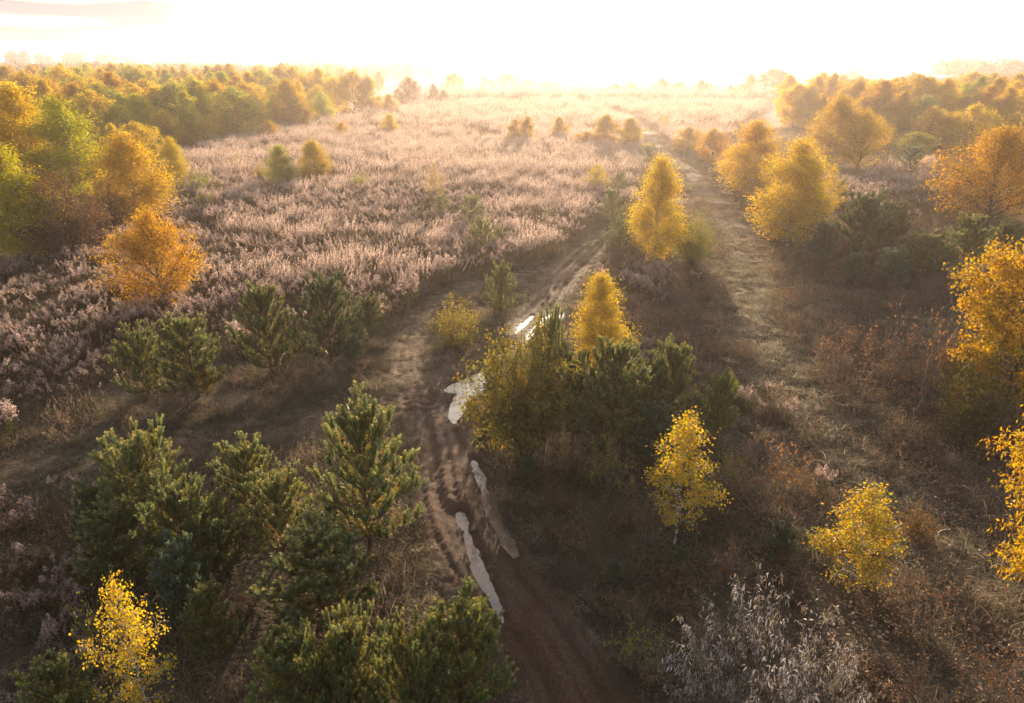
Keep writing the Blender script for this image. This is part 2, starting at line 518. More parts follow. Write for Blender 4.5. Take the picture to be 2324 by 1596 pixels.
def dirt_mat():
    m, t, out = newmat('brown track dirt')
    tc = N(t, 'ShaderNodeTexCoord')
    def noise(s, d=6, r=.6):
        n = N(t, 'ShaderNodeTexNoise'); n.inputs['Scale'].default_value = s; n.inputs['Detail'].default_value = d
        n.inputs['Roughness'].default_value = r
        t.links.new(tc.outputs['Object'], n.inputs[0]); return n
    n1 = noise(.5); n2 = noise(12, 8, .7); n3 = noise(2.2)
    c1 = N(t, 'ShaderNodeValToRGB'); e = c1.color_ramp.elements
    e[0].position = .36; e[0].color = (.055, .028, .017, 1)
    e[1].position = .66; e[1].color = (.24, .135, .085, 1)
    t.links.new(n2.outputs['Fac'], c1.inputs[0])
    c2 = N(t, 'ShaderNodeValToRGB'); e = c2.color_ramp.elements
    e[0].position = .42; e[0].color = (.14, .08, .055, 1)
    e[1].position = .6; e[1].color = (.16, .125, .10, 1)          # frosted, paler patches
    t.links.new(n1.outputs['Fac'], c2.inputs[0])
    mx = N(t, 'ShaderNodeMix', data_type='RGBA', blend_type='MIX')
    t.links.new(n3.outputs['Fac'], mx.inputs[0])
    t.links.new(c1.outputs[0], mx.inputs[6]); t.links.new(c2.outputs[0], mx.inputs[7])
    b = N(t, 'ShaderNodeBsdfPrincipled'); b.inputs['Roughness'].default_value = .75; b.inputs['Specular IOR Level'].default_value = .06
    wa = N(t, 'ShaderNodeAttribute'); wa.attribute_name = 'col'
    wet = N(t, 'ShaderNodeMix', data_type='RGBA', blend_type='MIX')
    t.links.new(wa.outputs['Fac'], wet.inputs[0]); t.links.new(mx.outputs[2], wet.inputs[6]); wet.inputs[7].default_value = (.085, .052, .035, 1)
    t.links.new(wet.outputs[2], b.inputs['Base Color'])
    n5 = noise(55, 4, .8); n5r = N(t, 'ShaderNodeMapRange'); n5r.inputs[1].default_value = .3; n5r.inputs[2].default_value = .7; n5r.inputs[3].default_value = .45; n5r.inputs[4].default_value = 1.55
    t.links.new(n5.outputs['Fac'], n5r.inputs[0])
    vm = N(t, 'ShaderNodeVectorMath', operation='SCALE'); t.links.new(wet.outputs[2], vm.inputs[0]); t.links.new(n5r.outputs[0], vm.inputs['Scale'])
    t.links.new(vm.outputs[0], b.inputs['Base Color'])
    rg = N(t, 'ShaderNodeMapRange'); rg.inputs[3].default_value = .8; rg.inputs[4].default_value = .6
    t.links.new(wa.outputs['Fac'], rg.inputs[0]); t.links.new(rg.outputs[0], b.inputs['Roughness'])
    n4 = noise(38, 6, .75)
    ad = N(t, 'ShaderNodeMath', operation='ADD'); t.links.new(n2.outputs['Fac'], ad.inputs[0]); t.links.new(n4.outputs['Fac'], ad.inputs[1])
    bp = N(t, 'ShaderNodeBump'); bp.inputs['Strength'].default_value = 1.0; bp.inputs['Distance'].default_value = .05
    t.links.new(ad.outputs[0], bp.inputs['Height']); t.links.new(bp.outputs[0], b.inputs['Normal'])
    t.links.new(b.outputs[0], out.inputs[0])
    return m


DIRT = dirt_mat()


def field_mesh(name, x0, x1, y0, y1, step, keep, zf, mat, cf=None):
    ax = np.arange(x0, x1, step); ay = np.arange(y0, y1, step)
    X, Y = np.meshgrid(ax, ay, indexing='ij')
    k = keep(X, Y)
    F = grid_faces(len(ax), len(ay))
    F = F[k.ravel()[F].all(1)]
    used = np.unique(F); remap = np.full(X.size, -1); remap[used] = np.arange(len(used))
    xs, ys = X.ravel()[used], Y.ravel()[used]
    return mesh_np(name, np.stack([xs, ys, zf(xs, ys)], 1), remap[F], mat, None if cf is None else cf(xs, ys), shade=True)


def wetness(x, y):
    w = np.zeros(x.shape)
    for lab, P, lev in PW:
        x0, y0 = P.min(0) - 1; x1, y1 = P.max(0) + 1
        m = (x > x0) & (x < x1) & (y > y0) & (y < y1)
        w[m] = np.maximum(w[m], smooth(.35, .0, poly_sd(P, x[m], y[m]) + (fbm(x[m] * 3, y[m] * 3, 15) - .5) * .5))
    for k, tr in enumerate(TRACKS[:2]):                 # damp rut bottoms
        d, o, hw, al = tdist(tr, x, y)
        o2 = o + (vnoise(al * .35, al * 0 + k * 7.7) - .5) * .35
        for c, wd, g in ((-.5, .10, .75), (.42, .11, .75), (-.85, .05, .6), (-.08, .045, .55), (.75, .05, .6), (-.28, .035, .45), (.2, .035, .45)):
            wv = (vnoise(al * .5 + c * 31, al * 0 + c * 13) - .5) * .16
            w = np.maximum(w, g * np.exp(-((o2 - c - wv) / wd) ** 2) * smooth(.1, -.2, d - hw) * smooth(.3, .5, vnoise(al * .6 + c * 9, al * 0 + 3)))
    return np.stack([w, w, w], 1)


me = field_mesh('dirt_track', -26, 24, 8, 60, .065, lambda x, y: road_margin(x, y) < .55, track_z, DIRT, wetness)
struct('dirt_track', me, 'brown rutted dirt track winding up from the bottom edge', 'track')
SAND = plain('trampled sandy path', (.12, .09, .066), .95, .3, 1.5, .1)
me = field_mesh('far_path', -5, 40, 60.0, 210, .4, lambda x, y: road_margin(x, y) < .55,
                lambda x, y: hgt(x, y) + .02 - smooth(-.3, .5, road_margin(x, y)) * .2, SAND)
struct('path', me, 'pale sandy path running away towards the low sun', 'path')


def water_mat(name, base, rough):
    m, t, out = newmat(name)
    tc = N(t, 'ShaderNodeTexCoord')
    n = N(t, 'ShaderNodeTexNoise'); n.inputs['Scale'].default_value = 2.5; n.inputs['Detail'].default_value = 5
    t.links.new(tc.outputs['Object'], n.inputs[0])
    cr = N(t, 'ShaderNodeValToRGB')
    cr.color_ramp.elements[0].position = .35; cr.color_ramp.elements[0].color = (*[c * .7 for c in base], 1)
    cr.color_ramp.elements[1].position = .65; cr.color_ramp.elements[1].color = (*base, 1)
    t.links.new(n.outputs['Fac'], cr.inputs[0])
    b = N(t, 'ShaderNodeBsdfPrincipled')
    b.inputs['Roughness'].default_value = rough; b.inputs['IOR'].default_value = 1.5
    b.inputs['Specular IOR Level'].default_value = .9
    t.links.new(cr.outputs[0], b.inputs['Base Color'])
    t.links.new(b.outputs[0], out.inputs[0])
    return m


WA = water_mat('thin milky puddle ice', (.46, .36, .23), .08)
WB = water_mat('muddy puddle water', (.25, .165, .115), .05)
for i, (lab, P, lev) in enumerate(PW):
    x0, y0 = P.min(0) - .3; x1, y1 = P.max(0) + .3
    me = field_mesh('puddle', x0, x1, y0, y1, .07, lambda x, y: poly_sd(P, x, y) < .26,
                    lambda x, y: np.full(x.shape, lev), WB if i >= 4 else WA)
    struct('puddle', me, lab, 'puddle')

# ------------------------------------------------------------------ plants: prototypes
PROTO = {}


def polyline(rng, p, d, L, n, lift=0.0, wob=.12):
    pts = [np.array(p, float)]; d = np.array(d, float)
    for i in range(n):
        d = d + rng.normal(0, wob, 3); d[2] += lift / n
        d /= np.linalg.norm(d)
        pts.append(pts[-1] + d * (L / n))
    return np.array(pts)


def along(P, u):
    n = len(P) - 1; f = min(max(u, 0), .9999) * n; i = int(f); f -= i
    return P[i] * (1 - f) + P[i + 1] * f, P[i + 1] - P[i]


def unit(v):
    return v / (np.linalg.norm(v) + 1e-9)


SHAPES = {
    'cone': lambda t: (min(1, t / .16) ** .6) * (1 - t) ** .92 + .04,
    'oval': lambda t: (max(0, sin(pi * min(1, .12 + .88 * t) ** .8)) ** .65) * .98 + .04,
    'egg': lambda t: (min(1, t / .22) ** .7) * max(0, 1 - t ** 2.2) ** .8 + .05,
}


def decid(key, seed, H, R, base=.12, shape='cone', nprim=44, nsec=6, nleaf=4000, leaf=.07, lw=.75, trunk=.05, bark='birchbark', hang=.4,
          spread=.06, elev=(25, 65), lean=(0, 0), dome=(.55, 2.0), palette=None, leafmat='leaf', stems=1, tipbare=0.0, sparse=None, twigr=1.0):
    rng = np.random.default_rng(seed)
    wood = Bag(); twigs = []
    f = SHAPES[shape]

    def sides(P, L, count, k, r):
        for j in range(count):
            u = rng.uniform(.22, 1) ** .8
            q, dd = along(P, u)
            dd = unit(dd); a = rng.normal(0, 1, 3); a = unit(a - dd * a.dot(dd))
            nd = unit(dd * rng.uniform(.5, .9) + a * .8 + np.array([0, 0, .1]))
            l = L * k * (1.15 - .6 * u) * rng.uniform(.6, 1.2)
            T = polyline(rng, q, nd, l, 4, .1, .14)
            wood.tube(T, np.linspace(r, r * .35, 5), 3)
            twigs.append(T)

    if stems == 1:
        tp = np.array([(lean[0] * H * u ** 1.3 + rng.normal(0, .012 * H) * (u > 0) * (u < 1), lean[1] * H * u ** 1.3 + rng.normal(0, .012 * H) * (u > 0) * (u < 1), u * H * .97) for u in np.linspace(0, 1, 10)])
        wood.tube(tp, trunk * (1.0 - .9 * np.linspace(0, 1, 10)) * np.array([1.35] + [1] * 9), 7)
        cb = base * H
        for i in range(nprim):
            t = (i + rng.random()) / nprim
            z = cb + (H * .96 - cb) * t
            p, _ = along(tp, z / (H * .97))
            e = radians(elev[0] + (elev[1] - elev[0]) * t + rng.normal(0, 9))
            az = i * 2.39996 + rng.normal(0, .5)
            L = R * f(t) * rng.uniform(.68, 1.08) / max(.35, cos(e))
            L = min(L, (H - z) / max(.12, sin(e)) * .62 + .03 * H)
            D = np.array([cos(az) * cos(e), sin(az) * cos(e), sin(e)])
            P = polyline(rng, p, D, L, 5, -.15, .08)
            r0 = max(.004, trunk * .34 * (1 - t) + .004) * twigr
            wood.tube(P, np.linspace(r0, r0 * .3, 6), 4)
            twigs.append(P[2:] if len(P) > 4 else P)
            sides(P, L, max(2, int(nsec * (L / R + .3))), .45, r0 * .45)
    else:
        for i in range(stems):
            az = i * 2.39996 + rng.normal(0, .4)
            rr = sqrt((i + .5) / stems)
            tgt = np.array([cos(az) * R * rr, sin(az) * R * rr, H * (1 - dome[0] * rr ** dome[1]) * rng.uniform(.85, 1.04)])
            p0 = np.array([cos(az), sin(az), 0]) * R * .10 * rng.random()
            mid = p0 * .5 + tgt * .5; mid[2] *= .92; mid[:2] *= 1.12
            us = np.linspace(0, 1, 7)[:, None]
            P = p0 * (1 - us) ** 2 + 2 * mid * us * (1 - us) + tgt * us ** 2 + rng.normal(0, .012 * H, (7, 3)) * us
            r0 = trunk * rng.uniform(.6, 1)
            wood.tube(P, np.linspace(r0, r0 * .25, 7), 5)
            L = np.linalg.norm(tgt - p0)
            twigs.append(P[2:5]); twigs.append(P[4:])
            for j in range(nprim):
                u = rng.uniform(base, .98)
                q, dd = along(P, u); dd = unit(dd)
                a = rng.normal(0, 1, 3); a = unit(a - dd * a.dot(dd))
                nd = unit(dd * .8 + a * .75)
                l = L * .34 * (1.15 - u) * rng.uniform(.6, 1.2) + .08 * L
                T = polyline(rng, q, nd, l, 4, .2, .12)
                wood.tube(T, np.linspace(r0 * .35, r0 * .15, 5), 3)
                twigs.append(T)
                sides(T, l, nsec, .5, r0 * .2)
    T = np.array([np.array([along(t, u)[0] for u in (0, .25, .5, .75, 1)]) for t in twigs])
    ln = np.linalg.norm(T[:, -1] - T[:, 0], axis=1) + .02
    w = ln * rng.uniform(.35, 1.4, len(ln))
    if sparse:                                  # whole branches that have already shed
        w *= rng.random(len(ln)) > sparse
    w /= w.sum()
    bi = rng.choice(len(T), nleaf, p=w)
    u = rng.uniform(0, 1 - tipbare, nleaf) * 4; i0 = np.minimum(u.astype(int), 3); fr = (u - i0)[:, None]
    P = T[bi, i0] * (1 - fr) + T[bi, i0 + 1] * fr + rng.normal(0, spread, (nleaf, 3))
    P[:, 2] = np.maximum(P[:, 2], .05)
    D = unit_rows(T[bi, 4] - T[bi, 0]) * .5 + rng.normal(0, .6, (nleaf, 3)); D[:, 2] -= hang
    Nn = rng.normal(0, 1, (nleaf, 3))
    bag = Bag()
    pal = np.array(palette or [(1, 1, 1), (1, .95, .8), (.85, .95, 1.1), (1.1, .8, .7)])
    bc = pal[rng.integers(0, len(pal), len(T))] * rng.uniform(.75, 1.15, (len(T), 1))
    lc = pal[rng.integers(0, len(pal), nleaf)]
    C = (bc[bi] * .55 + lc * .45) * rng.uniform(.7, 1.2, (nleaf, 1))
    s = leaf * rng.uniform(.6, 1.25, nleaf)
    bag.leaves(P, D, Nn, s, s * lw, C, bend=.1)
    register(key, wood, bag, M[bark], M[leafmat])


def register(key, wood, bag, m1, m2):
    v = np.concatenate(bag.V)
    PROTO.setdefault(key, []).append(dict(parts=[('trunk', wood.mesh('trunk', m1, True)), ('crown', bag.mesh('crown', m2))],
                                          H=float(np.quantile(v[:, 2], .999)), R=float(np.quantile(np.hypot(v[:, 0], v[:, 1]), .97))))


def unit_rows(a):
    return a / (np.linalg.norm(a, axis=1, keepdims=True) + 1e-9)


def pine(key, seed, H, R, needle=.065, nw=.009, dens=230, whorl=.36, nb=5, full=1.0):
    rng = np.random.default_rng(seed)
    wood = Bag(); shoots = []           # (p0, p1, age)
    top = np.array([rng.normal(0, .02) * H, rng.normal(0, .02) * H, H])
    tp = np.array([top * u for u in np.linspace(0, 1, 8)]); tp[1:-1, :2] += rng.normal(0, .008 * H, (6, 2))
    wood.tube(tp, np.linspace(.016 * H + .008, .006, 8), 6)
    shoots.append((along(tp, 1 - .5 / H)[0], top + (0, 0, .02), 0))
    zs = []
    z = H - .46
    while z > .22:
        zs.append(z); z -= whorl * rng.uniform(.8, 1.15)
    for wi, z in enumerate(zs):
        t = z / H
        p, _ = along(tp, t)
        k = nb if wi else 5
        for b in range(k):
            az = b * 2 * pi / k + wi * .7 + rng.normal(0, .22)
            e = radians(np.interp(wi, [0, 1, 3, 7], [62, 48, 32, 10]) + rng.normal(0, 6))
            L = np.interp(t, [0, .15, .5, .8, 1], [R * .95, R * 1.05, R * 1.0, R * .78, .3]) * rng.uniform(.8, 1.12)
            if wi == 0:
                L = .42 * rng.uniform(.8, 1.2)
            D = np.array([cos(az) * cos(e), sin(az) * cos(e), sin(e)])
            P = polyline(rng, p, D, L, 6, .6 if wi else .15, .05)
            wood.tube(P, np.linspace(.006 + .009 * L, .004, 7), 4)
            nseg = max(1, int(round(L / .30)))
            # terminal shoot, then upturned side shoots year by year
            a, dd = along(P, 1 - min(1, .36 / L)); e0 = P[-1] + unit(unit(P[-1] - P[-2]) + np.array([0, 0, .5])) * .08
            shoots.append((a, e0, 0))
            if L > .5:
                a2, _ = along(P, max(0.05, 1 - .95 / L)); shoots.append((a2, a, 1))
            for s in range(max(1, int(round(L / .30)))):
                u = 1 - (s + .75) * .32 / L
                if u < .15:
                    break
                q, dd = along(P, u); dd = unit(dd)
                for j in range(3 if s < 2 else 2):
                    side = unit(np.cross(dd, (0, 0, 1))) * (1 if j % 2 else -1)
                    if j == 2:
                        side = np.array([0, 0, .6])
                    sl = (.27 + .05 * s) * rng.uniform(.75, 1.25)
                    nd = unit(dd * .6 + side * .7 + np.array([0, 0, .75]) + rng.normal(0, .14, 3))
                    T = polyline(rng, q, nd, sl, 3, .5, .05)
                    wood.tube(T, [.006, .005, .004, .003], 3)
                    shoots.append((T[0] * .8 + T[1] * .2, T[-1], 0))
    A = np.array([s[0] for s in shoots]); B = np.array([s[1] for s in shoots]); ag = np.array([s[2] for s in shoots])
    ln = np.linalg.norm(B - A, axis=1)
    cnt = np.maximum(8, (ln * dens * np.where(ag > 0, .6, 1)).astype(int))
    si = np.repeat(np.arange(len(A)), cnt); n = len(si)
    u = rng.random(n)[:, None]
    ax = unit_rows(B - A)[si]
    P = A[si] * (1 - u) + B[si] * u
    r = rng.normal(0, 1, (n, 3)); r = unit_rows(r - ax * (r * ax).sum(1, keepdims=True))
    open_ = np.where(ag[si] > 0, 1.1, .8)[:, None] * (1.15 - .55 * u ** 3)
    D = unit_rows(ax * .7 + r * open_)
    L = needle * rng.uniform(.75, 1.15, n) * np.where(u[:, 0] > .9, .8, 1)
    pal = np.array([(1, 1, 1), (.85, 1, 1.1), (1.15, 1.05, .8)])
    sc = pal[rng.integers(0, 3, len(A))] * rng.uniform(.8, 1.2, (len(A), 1))
    C = sc[si] * rng.uniform(.75, 1.2, (n, 1))
    C = C * np.where(ag[si] > 0, .75, 1)[:, None]
    tip = (u[:, 0] > .93) & (ag[si] == 0)
    C[tip] = C[tip] * np.array([2.0, 1.6, 1.6])           # pale frosted tips
    bag = Bag(); Nn = rng.normal(0, 1, (n, 3))
    bag.leaves(P, D, Nn, L, nw, C)
    # a few brown inner needles
    m = max(20, n // 40)
    k = rng.integers(0, len(A), m); q = A[k] * rng.uniform(.35, .8, (m, 1)); q[:, 2] = A[k][:, 2]
    bag.leaves(q, rng.normal(0, 1, (m, 3)), rng.normal(0, 1, (m, 3)), needle * 1.3, nw * 1.4, np.array([1.7, .95, .4]))
    register(key, wood, bag, M['pinebark'], M['needle'])


MIX_Y = [(1, 1, 1), (1, .97, .8), (.8, .95, 1.2), (1.05, .8, .7), (.95, 1.0, .9)]
MIX_G = [(1, 1, 1), (.55, .9, 1), (.65, .95, 1), (1.05, .8, .7), (1.1, 1, .8)]
MIX_F = [(1, 1, 1), (.78, 1, 1), (.9, 1.02, .9), (1.06, .88, .8)]
MIX_O = [(1, 1, 1), (1.1, .9, .7), (.7, .65, .8), (.9, 1.05, 1.1), (.6, .5, .6)]
for s in range(3):
    decid('birch_near', 11 + s, 3.4, .85, .16, 'cone', 58, 9, (3600, 6000, 5000)[s], .054, .8, .026, palette=MIX_G if s == 1 else MIX_Y, hang=.35, spread=.07, sparse=.15)
for s in range(3):
    decid('birch_full', 21 + s, 5.5, 1.45, .08, 'cone', 120, 8, 23000, .072, .75, .05, palette=MIX_Y if s < 2 else MIX_F, spread=.17, sparse=.04)
for s in range(4):
    decid('birch_far', 31 + s, 8.0, 2.1, .07, 'cone', 90, 7, 17000, .13, .75, .07, palette=MIX_Y if s < 2 else MIX_F, spread=.16, elev=(25, 72), sparse=.04)
for s in range(2):
    decid('round_far', 41 + s, 6.5, 2.6, .05, 'oval', 80, 7, 14000, .145, .75, .08, palette=MIX_Y, spread=.18, elev=(15, 70), bark='bark', sparse=.12)
for s in range(2):
    decid('round_full', 46 + s, 5.0, 1.9, .04, 'oval', 90, 9, 24000, .075, .7, .06, bark='bark', palette=MIX_O if s else MIX_Y, spread=.17, elev=(38, 78), sparse=.03)
for s in range(2):
    decid('willow_bush', 51 + s, 5.0, 1.9, .12, 'oval', 8, 5, 22000, .072, .6, .028, bark='bark', palette=MIX_O, stems=34, spread=.08, hang=.1, sparse=.05)
decid('olive_shrub', 61, 3.4, 1.35, .08, 'oval', 10, 5, 17000, .08, .55, .02, bark='bark', palette=[(1, 1, 1), (1.2, .9, .6), (.8, 1, .9), (1.5, 1.0, .6), (.7, .75, .8)], dome=(.40, 2.6), stems=30, spread=.05, hang=1.0)
decid('small_bush', 63, 1.9, .95, .08, 'oval', 7, 4, 5000, .055, .7, .012, bark='bark', palette=MIX_G, stems=18, spread=.05, hang=.2, sparse=.1)
decid('frost_shrub', 65, 1.9, 1.9, .35, 'oval', 6, 3, 2600, .09, .26, .009, bark='greybark', palette=[(1, 1, 1), (.8, .8, .85), (.45, .34, .2), (.22, .19, .1), (.35, .33, .15), (.3, .2, .12)], leafmat='frostleaf', stems=30, spread=.03, hang=.9)
decid('twig_shrub', 67, 1.8, 1.1, .25, 'oval', 7, 4, 500, .07, .7, .013, bark='greybark', palette=MIX_O, stems=15, spread=.03, hang=.4, sparse=.5)
decid('twig_shrub', 68, 1.8, 1.1, .25, 'oval', 7, 4, 900, .06, .7, .012, bark='greybark', palette=MIX_O, stems=17, spread=.03, hang=.4, sparse=.4)
decid('bare_sapling', 69, 3.4, .5, .35, 'cone', 14, 2, 60, .06, .7, .022, bark='greybark', palette=MIX_O, spread=.03, twigr=1.2)
decid('big_gold', 71, 6.0, 2.0, .2, 'egg', 80, 9, 22000, .09, .65, .07, bark='bark', palette=[(1, 1, 1), (1, .9, .7), (.8, .95, 1.1), (1.1, .8, .7), (.7, .6, .6)], spread=.10, sparse=.08, elev=(15, 60))
decid('big_gold', 72, 6.0, 2.0, .12, 'oval', 70, 9, 16000, .12, .38, .07, bark='bark', palette=[(1, 1, 1), (1, .9, .7), (.8, .95, 1.1), (1.1, .8, .7)], spread=.08, hang=.6, sparse=.1, elev=(15, 60))
for s in range(4):
    pine('pine_near', 81 + s, 2.9, 1.15 + .08 * s, needle=.07, nw=.013, dens=440, nb=7, whorl=.30)
for s in range(3):
    pine('pine_mid', 91 + s, 3.0, 1.25, needle=.09, nw=.02, dens=150, nb=6)

# goldenrod ------------------------------------------------------
PL = np.array([.47, .365, .34]); PL2 = np.array([.38, .25, .17]); ST = np.array([.10, .065, .04]); GR = np.array([.13, .15, .045])


def goldenrod(bag, rng, base, h, green=.2, fluff=1.0, scale=1.0):
    lean = rng.normal(0, .12, 2)
    us = np.linspace(0, 1, 5)
    pts = np.array([(base[0] + lean[0] * h * u * u, base[1] + lean[1] * h * u * u, base[2] + h * u) for u in us])
    bag.tube(pts, np.linspace(.006, .003, 5), 3, ST)
    n = 22
    u = rng.uniform(.18, .85, n); P = np.stack([np.interp(u, us, pts[:, i]) for i in range(3)], 1)
    az = rng.uniform(0, 2 * pi, n)
    D = np.stack([np.cos(az), np.sin(az), rng.uniform(-.6, .5, n)], 1)
    c = (GR if rng.random() < green else ST * 1.3) * rng.uniform(.7, 1.3)
    bag.leaves(P, D, np.tile((0, 0, 1.), (n, 1)) + rng.normal(0, .4, (n, 3)), rng.uniform(.08, .14, n) * scale, .022, c)
    m = 11
    az = rng.uniform(0, 2 * pi, m) * .6 + rng.uniform(0, 2 * pi)
    k = 9
    pc = PL * (1 - .5 * rng.random()) + PL2 * .5 * rng.random()
    for j in range(m):
        z = 1 - j / m * .26
        b = np.array([np.interp(z, us, pts[:, i]) for i in range(3)])
        L = (.05 + .10 * j / m) * fluff * rng.uniform(.8, 1.2)
        t = np.linspace(.1, 1, k)
        q = b + np.stack([np.cos(az[j]) * L * t, np.sin(az[j]) * L * t, L * (.75 * t - .8 * t * t)], 1)
        q += rng.normal(0, .009, q.shape)
        D = rng.normal(0, 1, (k, 3)); D[:, 2] += .5
        bag.leaves(q, D, rng.normal(0, 1, (k, 3)),   .036 * fluff, .022 * fluff, pc * rng.uniform(.8, 1.2, (k, 1)))


STUFF = {}


def proto(key, me):
    STUFF.setdefault(key, []).append(bpy.data.objects.new('patch_%02d' % len(STUFF.get(key, [])), me))


for s in range(6):
    rng = np.random.default_rng(200 + s); bag = Bag()
    for i in range(7):
        a, r = rng.uniform(0, 2 * pi), .55 * sqrt(rng.random())
        goldenrod(bag, rng, (r * cos(a), r * sin(a), 0), rng.uniform(.7, 1.15) * (.8 if s > 3 else 1), .18 if s < 4 else .7, (1.0, 1.0, 1.25, .8, .25, .4)[s])
    n = 60; P = rng.uniform(-.6, .6, (n, 3)); P[:, 2] = 0
    D = rng.normal(0, .45, (n, 3)); D[:, 2] = 1
    bag.blades(P, D, rng.uniform(.3, .7, n), .012, rng.uniform(.4, 1.6, n), np.array([.20, .13, .08]) * rng.uniform(.5, 1.5, (n, 1)), rng, 3)
    proto('goldenrod', bag.mesh('patch', M['plume']))
for s in range(6):                       # reed grass in plume, bent one way
    rng = np.random.default_rng(230 + s); bag = Bag()
    for i in range(22):
        a, r = rng.uniform(0, 2 * pi), .6 * sqrt(rng.random())
        b = np.array([r * cos(a), r * sin(a), 0]); h = rng.uniform(.95, 1.45)
        lx = rng.normal(.10, .10); ly = rng.normal(0, .08)
        us = np.linspace(0, 1, 5)
        pts = np.array([(b[0] + lx * h * u * u, b[1] + ly * h * u * u, h * u) for u in us])
        bag.tube(pts, np.linspace(.005, .003, 5), 3, (.2, .14, .08))
        k = 12; t = np.linspace(.72, 1.0, k)
        q = np.stack([np.interp(t, us, pts[:, j]) for j in range(3)], 1)
        D = rng.normal(0, .55, (k, 3)); D[:, 2] += 1; D[:, 0] += .25
        bag.leaves(q, D, rng.normal(0, 1, (k, 3)), .075 * (1.25 - t[:] * .5)[:], .028, np.array([.66, .50, .42]) * rng.uniform(.75, 1.2, (k, 1)))
    n = 70; P = rng.uniform(-.65, .65, (n, 3)); P[:, 2] = 0
    D = rng.normal(0, .35, (n, 3)); D[:, 2] = 1
    bag.blades(P, D, rng.uniform(.5, .95, n), .011, rng.uniform(.3, 1.4, n), np.array([.36, .25, .15]) * rng.uniform(.6, 1.3, (n, 1)), rng, 3)
    proto('reed', bag.mesh('patch', M['reed']))
for s in range(6):                       # tangled dry grass
    rng = np.random.default_rng(260 + s); bag = Bag()
    n = 230; a = rng.uniform(0, 2 * pi, n); r = .6 * np.sqrt(rng.random(n))
    P = np.stack([r * np.cos(a), r * np.sin(a), np.zeros(n)], 1)
    D = rng.normal(0, .75, (n, 3)); D[:, 2] = np.abs(D[:, 2]) * .5 + .6
    pal = np.array([(.21, .145, .10), (.32, .23, .155), (.15, .105, .08), (.22, .20, .10), (.36, .28, .20)])
    bag.blades(P, D, rng.uniform(.3, .75, n), rng.uniform(.008, .016, n), rng.uniform(.6, 2.2, n), pal[rng.integers(0, 5, n)] * rng.uniform(.6, 1.2, (n, 1)), rng, 4)
    proto('dry', bag.mesh('patch', M['dry']))
for s in range(5):                       # dead brown herbs: twigs and withered leaves
    rng = np.random.default_rng(280 + s); bag = Bag()
    for i in range(13):
        a, r = rng.uniform(0, 2 * pi), .5 * sqrt(rng.random())
        P0 = np.array([r * cos(a), r * sin(a), 0]); h = rng.uniform(.45, 1.05)
        Q = polyline(rng, P0, (rng.normal(0, .3), rng.normal(0, .3), 1), h, 5, 0, .12)
        c = np.array([.16, .115, .085]) * rng.uniform(.6, 1.5)
        bag.tube(Q, np.linspace(.006, .003, 6), 3, c)
        for j in range(6):
            q, d = along(Q, rng.uniform(.3, 1)); T = polyline(rng, q, unit(unit(d) + rng.normal(0, .7, 3)), h * .25, 3, .1, .2)
            bag.tube(T, [.004, .003, .003, .002], 3, c)
            k = 7; t = rng.integers(0, 4, k)
            bag.leaves(T[t] + rng.normal(0, .02, (k, 3)), rng.normal(0, 1, (k, 3)), rng.normal(0, 1, (k, 3)), rng.uniform(.025, .06, k), .025, np.array([.25, .17, .11]) * rng.uniform(.5, 1.5, (k, 1)))
    n = 60; P = rng.uniform(-.5, .5, (n, 3)); P[:, 2] = 0
    D = rng.normal(0, .7, (n, 3)); D[:, 2] = .8
    bag.blades(P, D, rng.uniform(.25, .6, n), .011, rng.uniform(.6, 2, n), np.array([.20, .13, .09]) * rng.uniform(.5, 1.4, (n, 1)), rng, 3)
    proto('herb', bag.mesh('patch', M['dry']))
for s in range(5):                       # short frosted verge grass
    rng = np.random.default_rng(300 + s); bag = Bag()
    n = 260; P = rng.uniform(-.5, .5, (n, 3)); P[:, 2] = 0
    D = rng.normal(0, .7, (n, 3)); D[:, 2] = .8
    pal = np.array([(.17, .15, .09), (.12, .13, .06), (.22, .18, .13), (.14, .09, .06)])
    bag.blades(P, D, rng.uniform(.06, .2, n), rng.uniform(.007, .012, n), rng.uniform(.6, 2.0, n), pal[rng.integers(0, 4, n)] * rng.uniform(.6, 1.2, (n, 1)), rng, 2)
    proto('verge', bag.mesh('patch', M['dry']))
for s in range(3):                       # fallen leaves
    rng = np.random.default_rng(320 + s); bag = Bag()
    n = 60; P = rng.uniform(-.6, .6, (n, 3)); P[:, 2] = rng.uniform(.02, .14, n)
    D = rng.normal(0, 1, (n, 3)); D[:, 2] *= .3
    Nn = rng.normal(0, .4, (n, 3)); Nn[:, 2] = 1
    pal = np.array([(.22, .10, .05), (.30, .16, .09), (.14, .08, .05), (.33, .24, .18)])
    sz = rng.uniform(.05, .11, n)
    bag.leaves(P, D, Nn, sz, sz * .6, pal[rng.integers(0, 4, n)], bend=-.1)
    proto('litter', bag.mesh('patch', M['litter']))
for d in PROTO['birch_far'][:4] + PROTO['round_far'][:2]:         # distant woodland
    pass

GN = {}


